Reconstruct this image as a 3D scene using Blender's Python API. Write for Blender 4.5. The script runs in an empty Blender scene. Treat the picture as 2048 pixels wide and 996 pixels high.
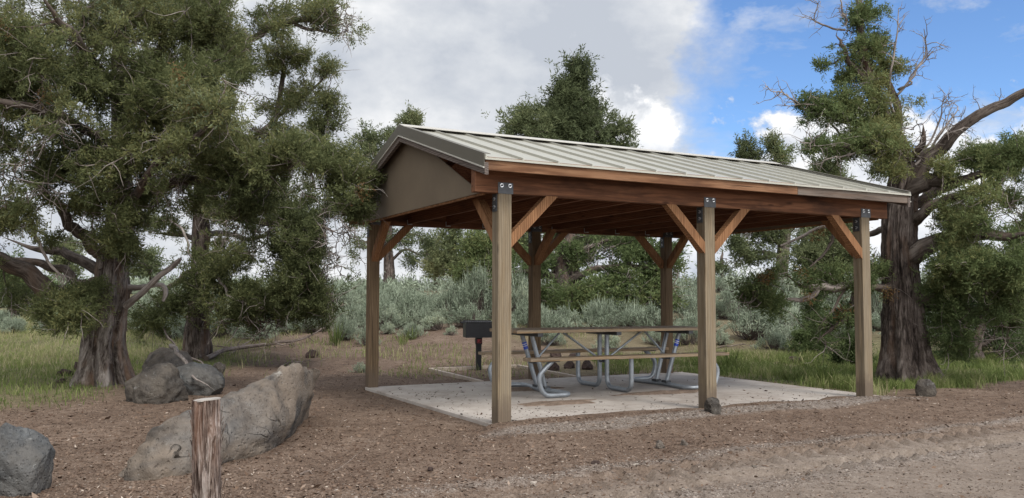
import bpy, math, random
import numpy as np
from mathutils import Matrix, Vector

random.seed(7)
RNG = np.random.default_rng(11)
scene = bpy.context.scene
COL = scene.collection
R = math.radians

# ------------------------------------------------------------------ camera model (from the fitted photograph)
F, PIT, ROL, CH = 1712.2, 0.0588, -0.0016, 1.211          # focal length in px of a 2048 px wide frame


def ray(x, y):
    X, U = (x - 1024) / F, (498 - y) / F
    cr, sr = math.cos(ROL), math.sin(ROL)
    xx, u = cr * X + sr * U, -sr * X + cr * U
    c, s = math.cos(PIT), math.sin(PIT)
    return np.array([xx, c - u * s, s + u * c])


def at(x, y, Y):
    """world point seen at a photo pixel, at distance Y in front of the camera"""
    d = ray(x, y)
    return np.array([0, 0, CH]) + d * (Y / d[1])


# ------------------------------------------------------------------ noise
_LAT = np.random.default_rng(3).random((32, 32, 32))


def vnoise(P):
    P = np.asarray(P, float)
    i = np.floor(P).astype(int)
    f = P - i
    f = f * f * (3 - 2 * f)
    r = 0
    for a in (0, 1):
        for b in (0, 1):
            for c in (0, 1):
                w = (f[..., 0] if a else 1 - f[..., 0]) * (f[..., 1] if b else 1 - f[..., 1]) * (f[..., 2] if c else 1 - f[..., 2])
                r = r + w * _LAT[(i[..., 0] + a) & 31, (i[..., 1] + b) & 31, (i[..., 2] + c) & 31]
    return r


def fbm(P, oct=4, gain=.5):
    P = np.asarray(P, float)
    a, s, t = 1.0, 0, 0
    for k in range(oct):
        s = s + a * vnoise(P * 2 ** k + 7.3 * k)
        t += a
        a *= gain
    return s / t


def sstep(a, b, x):
    t = np.clip((x - a) / (b - a), 0, 1)
    return t * t * (3 - 2 * t)


# ------------------------------------------------------------------ shelter frame
YAW, PX, PY = 0.4829, -0.1271, 8.0665
CU, SU = math.cos(YAW), math.sin(YAW)


def uv2w(u, v, z=0):
    return np.array([PX + u * CU - v * SU, PY + u * SU + v * CU, z])


def w2uv(x, y):
    dx, dy = x - PX, y - PY
    return dx * CU + dy * SU, -dx * SU + dy * CU


# road: a wheel track runs past the shelter; a = distance along, b = distance across (towards the camera negative)
def _g0(x, y):
    d = ray(x, y)
    k = -CH / d[2]
    return d[0] * k, d[1] * k


_ta, _tb = _g0(1102, 975), _g0(2048, 848)
TANG = math.atan2(_tb[1] - _ta[1], _tb[0] - _ta[0])


def w2t(x, y):
    c, s = math.cos(TANG), math.sin(TANG)
    dx, dy = x - _ta[0], y - _ta[1]
    return dx * c + dy * s, -dx * s + dy * c


# ------------------------------------------------------------------ terrain
def gz(x, y, fine=False):
    x = np.asarray(x, float)
    y = np.asarray(y, float)
    z = 1.92 * (1 - np.exp(-(np.maximum(y - 15, 0) / 20) ** 1.3)) - 1.6 * sstep(75, 240, y)
    z = z + .22 * sstep(4, 16, x) * sstep(14, 30, y) + .12 * sstep(16, 24, y) * sstep(-3, 2, x)
    und = (fbm(np.stack([x * .22, y * .22, x * 0 + 3.3], -1), 3) - .5)
    z = z + und * .5 * sstep(14, 26, y)
    u, v = w2uv(x, y)
    out = sstep(.05, 1.2, np.maximum(np.maximum(-u, u - 5.3), np.maximum(-v, v - 3.9)))
    z = z + out * (fbm(np.stack([x * .9, y * .9, x * 0 + 1.7], -1), 3) - .5) * .10 * (1 - sstep(40, 60, y))
    # soil washed over the front edge of the slab
    n = fbm(np.stack([x * 2.3, y * 2.3, x * 0], -1), 3)
    lip = sstep(-.75, -.1, v) * (1 - sstep(.02 + .32 * (n - .42) * 1.8, .14 + .32 * (n - .42) * 1.8, v)) * sstep(-.5, .0, u) * (1 - sstep(5.0, 5.8, u))
    z = z + lip * .062
    z = z - .03 * sstep(.1, .45, v) * (1 - sstep(3.6, 3.9, v)) * sstep(.1, .4, u) * (1 - sstep(4.9, 5.2, u))
    if fine:
        z = z + (fbm(np.stack([x * 7, y * 7, x * 0 + 9], -1), 3) - .5) * .022 * out
        a, b = w2t(x, y)
        onroad = sstep(-.2, .5, a + 3)
        for b0, wd, dep in ((.03, .20, .062), (-.48, .17, .05)):
            rut = np.exp(-((b - b0) / wd) ** 4) * onroad
            k = (a / .20 + np.abs(b - b0) * 2.2 + np.where(b > b0, .5, 0)) % 1.0
            lug = sstep(.0, .10, k) * (1 - sstep(.45, .6, k)) * sstep(.02, .05, np.abs(b - b0))
            broken = sstep(.30, .5, fbm(np.stack([a * 1.1, b * 1.1, a * 0 + 5], -1), 2))
            z = z + rut * (-dep * .42 + lug * dep * .85 * broken)
            z = z + .006 * np.exp(-((np.abs(b - b0) - wd * 1.2) / .05) ** 2) * onroad
    return z


_YS = 3.0 * 1.005 ** np.arange(700)


def gpt(x, y):
    """point of the terrain seen at a photo pixel"""
    d = ray(x, y)
    P = np.array([0, 0, CH]) + d[None] * (_YS / d[1])[:, None]
    g = gz(P[:, 0], P[:, 1])
    hit = np.nonzero(P[:, 2] <= g)[0]
    i = int(hit[0]) if len(hit) else int(np.argmin(np.where(_YS < 90, P[:, 2] - g, 1e9)))
    return np.array([P[i, 0], P[i, 1], float(g[i])])


# ------------------------------------------------------------------ mesh building
class MB:
    def __init__(s):
        s.V, s.F4, s.n, s.M, s.UV, s.T = [], [], 0, [], [], []
        s.sm = []

    def quads(s, V, Fq, mat=0, uv=None, tint=None, smooth=False):
        V = np.asarray(V, float)
        Fq = np.asarray(Fq, int)
        s.V.append(V)
        s.F4.append(Fq + s.n)
        s.n += len(V)
        s.M.append(np.full(len(Fq), mat))
        s.sm.append(np.full(len(Fq), smooth))
        s.UV.append(np.zeros((len(Fq) * 4, 2)) if uv is None else np.asarray(uv, float))
        s.T.append(np.full(len(V), .5) if tint is None else np.asarray(tint, float))

    def box(s, c, size, rot=None, mat=0):
        h = np.asarray(size, float) / 2
        V = np.array([[x, y, z] for x in (-1, 1) for y in (-1, 1) for z in (-1, 1)]) * h
        if rot is not None:
            V = V @ np.array(rot.to_3x3()).T
        V = V + np.asarray(c, float)
        s.quads(V, [[0, 1, 3, 2], [4, 6, 7, 5], [0, 4, 5, 1], [2, 3, 7, 6], [0, 2, 6, 4], [1, 5, 7, 3]], mat)

    def span(s, a, b, mat=0):
        a, b = np.asarray(a, float), np.asarray(b, float)
        s.box((a + b) / 2, np.abs(b - a), None, mat)

    def bar(s, a, b, w, h, up=(0, 0, 1), mat=0):
        """square bar from a to b: w across, h along up"""
        a, b = Vector(a), Vector(b)
        d = (b - a)
        L = d.length
        d.normalize()
        x = d.cross(Vector(up)).normalized()
        y = x.cross(d).normalized()
        m = Matrix((x, d, y)).transposed()
        s.box((a + b) / 2, (w, L, h), m, mat)

    def prism(s, poly, d, mat=0):
        """closed planar polygon extruded by vector d (fan of quads)"""
        P = np.asarray(poly, float)
        d = np.asarray(d, float)
        n = len(P)
        V = np.concatenate([P, P + d])
        Fq = [[i, (i + 1) % n, n + (i + 1) % n, n + i] for i in range(n)]
        for k in range(1, n - 1, 2):
            l = min(k + 2, n - 1)
            Fq.append([0, k, k + 1, l])
            Fq.append([n, n + l, n + k + 1, n + k])
        s.quads(V, Fq, mat)

    def tube(s, P, r, sides=6, mat=0, caps=True, tint=None, disp=None, smooth=True, twist=0):
        P = np.asarray(P, float)
        n = len(P)
        r = np.broadcast_to(np.asarray(r, float), (n,))
        T = np.gradient(P, axis=0) if n > 2 else np.repeat((P[1] - P[0])[None], 2, 0)
        T = T / (np.linalg.norm(T, axis=1, keepdims=True) + 1e-9)
        ref = np.array([1., 0, 0]) if abs(T[0][0]) < .8 else np.array([0, 1., 0])
        A = np.empty((n, 3))
        a = ref - T[0] * (ref @ T[0])
        for i in range(n):
            a = a - T[i] * (a @ T[i])
            a = a / (np.linalg.norm(a) + 1e-9)
            A[i] = a
        B = np.cross(T, A)
        th = np.arange(sides) / sides * 2 * math.pi
        rr = r[:, None] * np.ones(sides)
        L = np.concatenate([[0], np.cumsum(np.linalg.norm(np.diff(P, axis=0), axis=1))])
        if disp is not None:
            rr = rr + disp(L[:, None] + 0 * th, th[None, :] + 0 * rr, rr)
        V = P[:, None] + rr[..., None] * (np.cos(th)[None, :, None] * A[:, None] + np.sin(th)[None, :, None] * B[:, None])
        V = V.reshape(-1, 3)
        i = np.arange(n - 1)[:, None] * sides
        j = np.arange(sides)[None]
        jn = (j + 1) % sides
        Fq = np.stack([i + j, i + jn, i + sides + jn, i + sides + j], -1).reshape(-1, 4)
        rm = float(r.mean())
        uu = np.broadcast_to((j / sides * 2 * math.pi * rm), (n - 1, sides))
        un = np.broadcast_to(((j + 1) / sides * 2 * math.pi * rm), (n - 1, sides))
        v0 = np.broadcast_to(L[:-1, None], (n - 1, sides))
        v1 = np.broadcast_to(L[1:, None], (n - 1, sides))
        uvq = np.stack([np.stack([uu, v0], -1), np.stack([un, v0], -1), np.stack([un, v1], -1), np.stack([uu, v1], -1)], 2).reshape(-1, 2)
        off = random.random() * 9
        uvq = uvq + off
        s.quads(V, Fq, mat, uvq, None if tint is None else np.full(len(V), tint), smooth)
        if caps:
            for ring, pt in ((V[:sides], P[0]), (V[-sides:], P[-1])):
                VV = np.concatenate([ring, pt[None]])
                s.quads(VV, [[k, (k + 1) % sides, sides, sides] for k in range(0)] or
                        [[k, (k + 1) % sides, (k + 2) % sides, sides] for k in range(0, sides - 1, 2)], mat, None,
                        None if tint is None else np.full(len(VV), tint), False)

    def build(s, name, mats, parent=None, loc=None, bevel=0):
        V = np.concatenate(s.V) if s.V else np.zeros((0, 3))
        Fq = np.concatenate(s.F4)
        if loc is not None:
            V = V - np.asarray(loc)
        me = bpy.data.meshes.new(name)
        me.vertices.add(len(V))
        me.vertices.foreach_set("co", V.astype(np.float32).ravel())
        me.loops.add(len(Fq) * 4)
        me.loops.foreach_set("vertex_index", Fq.astype(np.int32).ravel())
        me.polygons.add(len(Fq))
        me.polygons.foreach_set("loop_start", (np.arange(len(Fq)) * 4).astype(np.int32))
        me.polygons.foreach_set("material_index", np.concatenate(s.M).astype(np.int32))
        me.polygons.foreach_set("use_smooth", np.concatenate(s.sm).astype(bool))
        uvl = me.uv_layers.new(name="UVMap")
        uvl.data.foreach_set("uv", np.concatenate(s.UV).astype(np.float32).ravel())
        at_ = me.attributes.new("tint", 'FLOAT', 'POINT')
        at_.data.foreach_set("value", np.concatenate(s.T).astype(np.float32))
        me.update(calc_edges=True)
        me.validate()
        for m in (mats if isinstance(mats, (list, tuple)) else [mats]):
            me.materials.append(m)
        o = bpy.data.objects.new(name, me)
        COL.objects.link(o)
        if loc is not None:
            o.location = [float(t) for t in loc]
        if parent:
            o.parent = parent
        if bevel:
            b = o.modifiers.new("Bevel", 'BEVEL')
            b.width = bevel
            b.segments = 2
            b.limit_method = 'ANGLE'
        return o


def tag(o, label=None, cat=None, group=None, kind=None):
    if label:
        o["label"] = label
    if cat:
        o["category"] = cat
    if group:
        o["group"] = group
    if kind:
        o["kind"] = kind
    return o


def empty(name, loc, rz=0):
    o = bpy.data.objects.new(name, None)
    o.empty_display_size = .2
    COL.objects.link(o)
    o.location = [float(t) for t in loc]
    o.rotation_euler = (0, 0, rz)
    return o


# ------------------------------------------------------------------ materials
def mat_new(name):
    m = bpy.data.materials.new(name)
    m.use_nodes = True
    nt = m.node_tree
    b = nt.nodes["Principled BSDF"]
    return m, nt, b


def nd(nt, t, **kw):
    n = nt.nodes.new(t)
    for k, v in kw.items():
        if k in n.inputs.keys():
            n.inputs[k].default_value = v
        else:
            setattr(n, k, v)
    return n


def ramp(nt, stops, fac=None, interp='LINEAR'):
    n = nt.nodes.new("ShaderNodeValToRGB")
    cr = n.color_ramp
    cr.interpolation = interp
    while len(cr.elements) < len(stops):
        cr.elements.new(.5)
    for e, (p, c) in zip(cr.elements, stops):
        e.position = p
        e.color = (*c, 1) if len(c) == 3 else c
    if fac is not None:
        nt.links.new(fac, n.inputs[0])
    return n.outputs[0]


def noise(nt, vec, scale, detail=4, rough=.6, dist=0):
    n = nd(nt, "ShaderNodeTexNoise", Scale=scale, Detail=detail, Roughness=rough, Distortion=dist)
    if vec is not None:
        nt.links.new(vec, n.inputs["Vector"])
    return n.outputs["Fac"]


def mapping(nt, src, scale=(1, 1, 1), loc=(0, 0, 0), rot=(0, 0, 0)):
    n = nd(nt, "ShaderNodeMapping")
    n.inputs["Scale"].default_value = scale
    n.inputs["Location"].default_value = loc
    n.inputs["Rotation"].default_value = rot
    nt.links.new(src, n.inputs["Vector"])
    return n.outputs[0]


def mix(nt, fac, a, b, mode='MIX'):
    n = nt.nodes.new("ShaderNodeMix")
    n.data_type = 'RGBA'
    n.blend_type = mode
    for sock, v in ((n.inputs[0], fac), (n.inputs[6], a), (n.inputs[7], b)):
        if hasattr(v, "is_linked") or isinstance(v, bpy.types.NodeSocket):
            nt.links.new(v, sock)
        elif isinstance(v, (int, float)):
            sock.default_value = v
        else:
            sock.default_value = (*v, 1)
    return n.outputs[2]


def math_n(nt, op, a, b=None, clamp=False):
    n = nt.nodes.new("ShaderNodeMath")
    n.operation = op
    n.use_clamp = clamp
    for i, v in enumerate((a, b)):
        if v is None:
            continue
        if isinstance(v, bpy.types.NodeSocket):
            nt.links.new(v, n.inputs[i])
        else:
            n.inputs[i].default_value = v
    return n.outputs[0]


def bump(nt, b, h, strength=.5, dist=.01):
    n = nd(nt, "ShaderNodeBump", Strength=strength, Distance=dist)
    nt.links.new(h, n.inputs["Height"])
    nt.links.new(n.outputs[0], b.inputs["Normal"])


def wood(name, axis, c_dark, c_mid, c_light, stain=(.03, .02, .015), stain_amt=.5, rough=.8, seed=0, grey=None, grey_amt=0., splash=0):
    m, nt, b = mat_new(name)
    tc = nd(nt, "ShaderNodeTexCoord").outputs["Object"]
    fine = [55.] * 3
    fine[axis] = 2.2
    broad = [9.] * 3
    broad[axis] = .7
    v1 = mapping(nt, tc, fine, (seed, seed * 2, seed * 3))
    v2 = mapping(nt, tc, broad, (seed * 1.3, seed, seed * .7))
    g = noise(nt, v1, 1.0, 5, .65, .3)
    w = nd(nt, "ShaderNodeTexWave", Scale=1.6, Distortion=9.0, Detail=3.0)
    w.bands_direction = ['Y', 'Z', 'X'][axis]
    nt.links.new(v2, w.inputs["Vector"])
    g2 = math_n(nt, 'ADD', math_n(nt, 'MULTIPLY', g, .62), math_n(nt, 'MULTIPLY', w.outputs["Fac"], .38))
    c = ramp(nt, [(.22, c_dark), (.5, c_mid), (.78, c_light)], g2)
    big = noise(nt, mapping(nt, tc, [1.3 if i == axis else 4 for i in range(3)], (seed * 5, 1, 2)), 1.2, 4, .6)
    bm = ramp(nt, [(.5, (0, 0, 0)), (.72, (1, 1, 1))], big)
    c = mix(nt, math_n(nt, 'MULTIPLY', bm, stain_amt), c, stain)
    kv = nd(nt, "ShaderNodeTexVoronoi", Scale=1.0)
    kv.inputs["Randomness"].default_value = 1
    nt.links.new(mapping(nt, tc, [1.9 if i == axis else 6.5 for i in range(3)], (seed * 3, seed, 1)), kv.inputs["Vector"])
    kn = ramp(nt, [(.05, (1, 1, 1)), (.13, (0, 0, 0))], kv.outputs["Distance"])
    c = mix(nt, math_n(nt, 'MULTIPLY', kn, .75), c, [t * .45 for t in c_dark])
    if grey:
        gm = ramp(nt, [(.35, (0, 0, 0)), (.62, (1, 1, 1))], noise(nt, mapping(nt, tc, [1 if i == axis else 14 for i in range(3)], (3, seed, 4)), 1.4, 4, .7))
        c = mix(nt, math_n(nt, 'MULTIPLY', gm, grey_amt), c, grey)
    cs = [38.] * 3
    cs[axis] = .9
    ck = noise(nt, mapping(nt, tc, cs, (seed * 7, seed * 2, 5)), 1.0, 3, .55, .15)
    ckm = ramp(nt, [(.30, (1, 1, 1)), (.345, (0, 0, 0))], ck)
    c = mix(nt, math_n(nt, 'MULTIPLY', ckm, .8), c, [t * .35 for t in c_dark])
    if splash:
        sx = nd(nt, "ShaderNodeSeparateXYZ")
        nt.links.new(tc, sx.inputs[0])
        hz = math_n(nt, 'ADD', sx.outputs[2], math_n(nt, 'MULTIPLY', noise(nt, tc, 9, 4, .7), -.35))
        c = mix(nt, ramp(nt, [(.0, (.75, .75, .75)), (.16, (0, 0, 0))], hz), c, (.105, .078, .058))
    nt.links.new(c, b.inputs["Base Color"])
    b.inputs["Roughness"].default_value = rough
    b.inputs["Specular IOR Level"].default_value = .25
    bump(nt, b, math_n(nt, 'SUBTRACT', g2, math_n(nt, 'MULTIPLY', ckm, .8)), .5, .008)
    return m


def plain(name, col, rough=.6, metal=0, var=.12, scale=12, bumps=.15, spec=.4):
    m, nt, b = mat_new(name)
    tc = nd(nt, "ShaderNodeTexCoord").outputs["Object"]
    n = noise(nt, tc, scale, 5, .65)
    n2 = noise(nt, tc, scale * .15, 3, .6)
    s = math_n(nt, 'ADD', math_n(nt, 'MULTIPLY', n, .6), math_n(nt, 'MULTIPLY', n2, .4))
    c = ramp(nt, [(.25, [t * (1 - 2 * var) for t in col]), (.5, col), (.75, [min(1, t * (1 + 2 * var)) for t in col])], s)
    nt.links.new(c, b.inputs["Base Color"])
    b.inputs["Roughness"].default_value = rough
    b.inputs["Metallic"].default_value = metal
    b.inputs["Specular IOR Level"].default_value = spec
    if bumps:
        bump(nt, b, n, bumps, .004)
    return m


def leafy(name, stops, rough=.75, trans=.40, spec=.15):
    m, nt, b = mat_new(name)
    a = nd(nt, "ShaderNodeAttribute", attribute_name="tint")
    c = ramp(nt, stops, a.outputs["Fac"])
    nt.links.new(c, b.inputs["Base Color"])
    b.inputs["Roughness"].default_value = rough
    b.inputs["Specular IOR Level"].default_value = spec
    t = nd(nt, "ShaderNodeBsdfTranslucent")
    nt.links.new(c, t.inputs["Color"])
    mx = nd(nt, "ShaderNodeMixShader", Fac=trans)
    nt.links.new(b.outputs[0], mx.inputs[1])
    nt.links.new(t.outputs[0], mx.inputs[2])
    nt.links.new(mx.outputs[0], nt.nodes["Material Output"].inputs["Surface"])
    return m


def bark(name, dark, mid, light, tan=None, su=30, sv=2.6, bstr=.9):
    m, nt, b = mat_new(name)
    uv = nd(nt, "ShaderNodeTexCoord").outputs["UV"]
    ob = nd(nt, "ShaderNodeTexCoord").outputs["Object"]
    v = mapping(nt, uv, (su, sv, 1))
    n = noise(nt, v, 1, 6, .72, 1.1)
    n2 = noise(nt, mapping(nt, uv, (su * .3, sv * .35, 1), (3, 1, 0)), 1, 4, .6, .4)
    n5 = noise(nt, mapping(nt, ob, (1, 1, .6), (2, 4, 6)), 11, 5, .7, .5)
    h = math_n(nt, 'ADD', math_n(nt, 'MULTIPLY', n, .5), math_n(nt, 'ADD', math_n(nt, 'MULTIPLY', n2, .3), math_n(nt, 'MULTIPLY', n5, .2)))
    c = ramp(nt, [(.43, dark), (.51, mid), (.60, light)], h)
    if tan:
        tm = ramp(nt, [(.52, (0, 0, 0)), (.66, (1, 1, 1))], noise(nt, mapping(nt, ob, (4, 4, 1.1), (7, 2, 4)), 1, 4, .6))
        c = mix(nt, math_n(nt, 'MULTIPLY', tm, .6), c, tan)
    nt.links.new(c, b.inputs["Base Color"])
    b.inputs["Roughness"].default_value = .92
    b.inputs["Specular IOR Level"].default_value = .12
    bump(nt, b, h, bstr, .02)
    return m


def rockmat(name, dark, mid, light, tan, scale=1.6, lichen=.3):
    m, nt, b = mat_new(name)
    tc = nd(nt, "ShaderNodeTexCoord").outputs["Object"]
    n1 = noise(nt, tc, scale, 6, .62, .7)
    n2 = noise(nt, tc, scale * 9, 5, .7)
    s = math_n(nt, 'ADD', math_n(nt, 'MULTIPLY', n1, .7), math_n(nt, 'MULTIPLY', n2, .3))
    c = ramp(nt, [(.33, dark), (.48, mid), (.66, light)], s)
    tm = ramp(nt, [(.38, (0, 0, 0)), (.58, (1, 1, 1))], noise(nt, mapping(nt, tc, (1, 1, 1.4), (5, 3, 8)), scale * .8, 4, .55, .5))
    c = mix(nt, math_n(nt, 'MULTIPLY', tm, .75), c, tan)
    lm = ramp(nt, [(.60, (0, 0, 0)), (.70, (1, 1, 1))], noise(nt, mapping(nt, tc, (1, 1, 1), (1, 9, 2)), scale * 5, 6, .75, .4))
    c = mix(nt, math_n(nt, 'MULTIPLY', lm, lichen), c, (.36, .36, .34))
    vo = nd(nt, "ShaderNodeTexVoronoi", Scale=scale * 1.3, feature='DISTANCE_TO_EDGE')
    nt.links.new(mapping(nt, mix(nt, .25, tc, nd(nt, "ShaderNodeTexNoise", Scale=3.0).outputs["Color"]), (1, 1, 1.6)), vo.inputs["Vector"])
    cr = ramp(nt, [(.0, (1, 1, 1)), (.011, (0, 0, 0))], vo.outputs["Distance"])
    crm = math_n(nt, 'MULTIPLY', cr, ramp(nt, [(.5, (0, 0, 0)), (.6, (1, 1, 1))], n1))
    c = mix(nt, math_n(nt, 'MULTIPLY', crm, .28), c, [t * .6 for t in dark])
    nt.links.new(c, b.inputs["Base Color"])
    b.inputs["Roughness"].default_value = .9
    b.inputs["Specular IOR Level"].default_value = .2
    hh = math_n(nt, 'SUBTRACT', math_n(nt, 'ADD', n1, math_n(nt, 'MULTIPLY', n2, .5)), math_n(nt, 'MULTIPLY', crm, .3))
    pit = nd(nt, 'ShaderNodeTexVoronoi', Scale=scale * 14)
    nt.links.new(tc, pit.inputs['Vector'])
    hh = math_n(nt, 'ADD', hh, math_n(nt, 'MULTIPLY', ramp(nt, [(.12, (0, 0, 0)), (.35, (1, 1, 1))], pit.outputs['Distance']), .22))
    bump(nt, b, hh, .9, .04)
    return m


M = {}
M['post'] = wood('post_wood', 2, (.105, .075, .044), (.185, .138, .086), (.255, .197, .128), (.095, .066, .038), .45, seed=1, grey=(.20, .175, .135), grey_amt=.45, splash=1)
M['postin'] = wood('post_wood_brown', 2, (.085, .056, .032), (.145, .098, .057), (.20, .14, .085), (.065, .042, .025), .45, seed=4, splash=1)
M['beam'] = wood('beam_wood', 0, (.085, .036, .018), (.155, .066, .033), (.21, .098, .052), (.03, .016, .011), .75, seed=2)
M['fascia'] = wood('fascia_wood', 0, (.095, .042, .020), (.165, .080, .040), (.225, .122, .066), (.045, .024, .016), .7, seed=3)
M['fasciagrey'] = wood('fascia_wood_weathered', 0, (.065, .042, .030), (.115, .076, .054), (.16, .115, .086), (.04, .03, .026), .6, seed=6, grey=(.17, .15, .132), grey_amt=.6)
M['brace'] = wood('brace_wood', 2, (.135, .060, .026), (.225, .110, .050), (.29, .155, .078), (.075, .034, .016), .55, seed=5)
M['joist'] = wood('joist_wood', 1, (.085, .033, .017), (.14, .056, .029), (.19, .085, .045), (.035, .015, .01), .6, seed=8)
M['rake'] = wood('rake_wood', 1, (.07, .055, .048), (.115, .092, .08), (.16, .13, .115), (.045, .035, .03), .5, seed=9)
M['tabletop'] = wood('table_wood', 0, (.19, .12, .06), (.31, .205, .112), (.39, .275, .165), (.12, .084, .05), .4, seed=10, grey=(.27, .24, .20), grey_amt=.65)
M['roof'] = plain('roof_metal', (.365, .352, .30), .40, .25, .04, 3, 0, .5)
M['trim'] = plain('taupe_trim', (.115, .105, .085), .5, .1, .06, 4, 0, .4)
M['trimlight'] = plain('pale_trim_edge', (.42, .40, .36), .5, .1, .05, 4, 0, .4)
M['panel'] = plain('gable_panel_paint', (.135, .105, .074), .62, 0, .12, 2.2, .05, .3)
M['plate'] = plain('dark_steel', (.075, .078, .085), .5, .5, .2, 16, .1)
M['bolt'] = plain('zinc_bolt', (.62, .63, .65), .32, .8, .1, 20, 0)
M['galv'] = plain('galvanised_tube', (.30, .325, .355), .46, .6, .16, 14, .1)
M['black'] = plain('black_steel', (.008, .008, .010), .45, .2, .3, 20, .1, .4)
M['red'] = plain('red_print', (.45, .03, .03), .5, 0, .05, 10, 0)
M['blue'] = plain('blue_label', (.02, .06, .42), .4, 0, .05, 10, 0)
M['white'] = plain('white_print', (.7, .7, .7), .5, 0, .03, 10, 0)
M['edging'] = plain('edging_timber', (.36, .30, .25), .85, 0, .15, 10, .4)
M['barkL'] = bark('juniper_bark', (.030, .022, .018), (.125, .105, .092), (.26, .232, .208), (.17, .105, .07), 24, 3.6, 1.0)
M['barkR'] = bark('dark_juniper_bark', (.024, .018, .016), (.095, .075, .065), (.21, .175, .155), (.13, .08, .055), 24, 3.6, 1.0)
M['barkpost'] = bark('fence_post_bark', (.030, .018, .014), (.20, .152, .128), (.42, .37, .34), (.165, .082, .05), 60, 5, 1.0)
M['branch'] = bark('branch_bark', (.04, .031, .026), (.10, .080, .068), (.18, .152, .132), (.12, .08, .058), 24, 3, .6)
M['dead'] = bark('dead_branch_wood', (.12, .10, .09), (.24, .205, .185), (.38, .34, .31), None, 30, 2.2, .5)
M['fallen'] = bark('fallen_branch_wood', (.08, .06, .05), (.17, .135, .115), (.28, .235, .205), None, 30, 2.2, .5)
M['cut'] = plain('cut_wood', (.33, .30, .27), .8, 0, .18, 26, .3)
RUST = (.150, .075, .036)
M['leafL'] = leafy('juniper_leaf', [(0, (0.044, 0.052, 0.024)), (.3, (0.091, 0.107, 0.045)), (.55, (0.144, 0.159, 0.068)), (.72, (0.195, 0.192, 0.078)), (.86, (0.144, 0.189, 0.116)), (.95, (0.207, 0.169, 0.071)), (1, RUST)])
M['leafR'] = leafy('dark_juniper_leaf', [(0, (0.043, 0.059, 0.027)), (.3, (0.088, 0.120, 0.048)), (.55, (0.133, 0.172, 0.070)), (.75, (0.188, 0.212, 0.090)), (.93, (0.219, 0.207, 0.083)), (1, RUST)])
M['leafB'] = leafy('distant_juniper_leaf', [(0, (0.044, 0.057, 0.029)), (.3, (0.094, 0.114, 0.055)), (.55, (0.144, 0.168, 0.083)), (.8, (0.214, 0.227, 0.111)), (1, (0.276, 0.241, 0.117))])
M['sage'] = leafy('sagebrush_leaf', [(0, (.075, .090, .060)), (.35, (.165, .198, .138)), (.6, (.255, .298, .218)), (.85, (.35, .395, .30)), (1, (.37, .39, .24))], .85, .15)
M['sagewood'] = plain('sagebrush_wood', (.11, .088, .078), .95, 0, .2, 20, 0, .1)
M['grass'] = leafy('grass_blades', [(0, (.065, .085, .028)), (.35, (.125, .165, .048)), (.6, (.185, .22, .075)), (.8, (.26, .265, .12)), (1, (.38, .33, .20))], .7, .3)
M['litter'] = leafy('ground_litter', [(0, (.020, .014, .011)), (.35, (.075, .046, .032)), (.65, (.14, .094, .067)), (.88, (.26, .195, .15)), (1, (.42, .36, .30))], .95, 0, .08)
M['pebble'] = leafy('gravel_stone', [(0, (.075, .058, .048)), (.4, (.165, .132, .11)), (.75, (.26, .218, .185)), (1, (.36, .32, .28))], .9, 0, .15)
M['boulder'] = rockmat('grey_boulder', (.022, .021, .020), (.078, .071, .066), (.17, .157, .143), (.185, .146, .112), 2.1, .4)
M['boulderblue'] = rockmat('bluegrey_boulder', (.022, .023, .024), (.07, .072, .073), (.145, .148, .148), (.105, .097, .088), 2.8, .4)
M['boulderdark'] = rockmat('dark_topped_boulder', (.014, .012, .012), (.045, .040, .036), (.115, .105, .096), (.10, .085, .07), 3.0, .35)
M['hanger'] = plain('galvanised_hanger', (.42, .43, .44), .5, .2, .1, 16, 0)
M['lava'] = rockmat('dark_lava_rock', (.016, .012, .011), (.045, .034, .03), (.085, .066, .06), (.07, .045, .038), 6, .08)
M['soilpile'] = plain('loose_soil', (.18, .135, .105), .95, 0, .35, 45, .9, .1)


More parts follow.
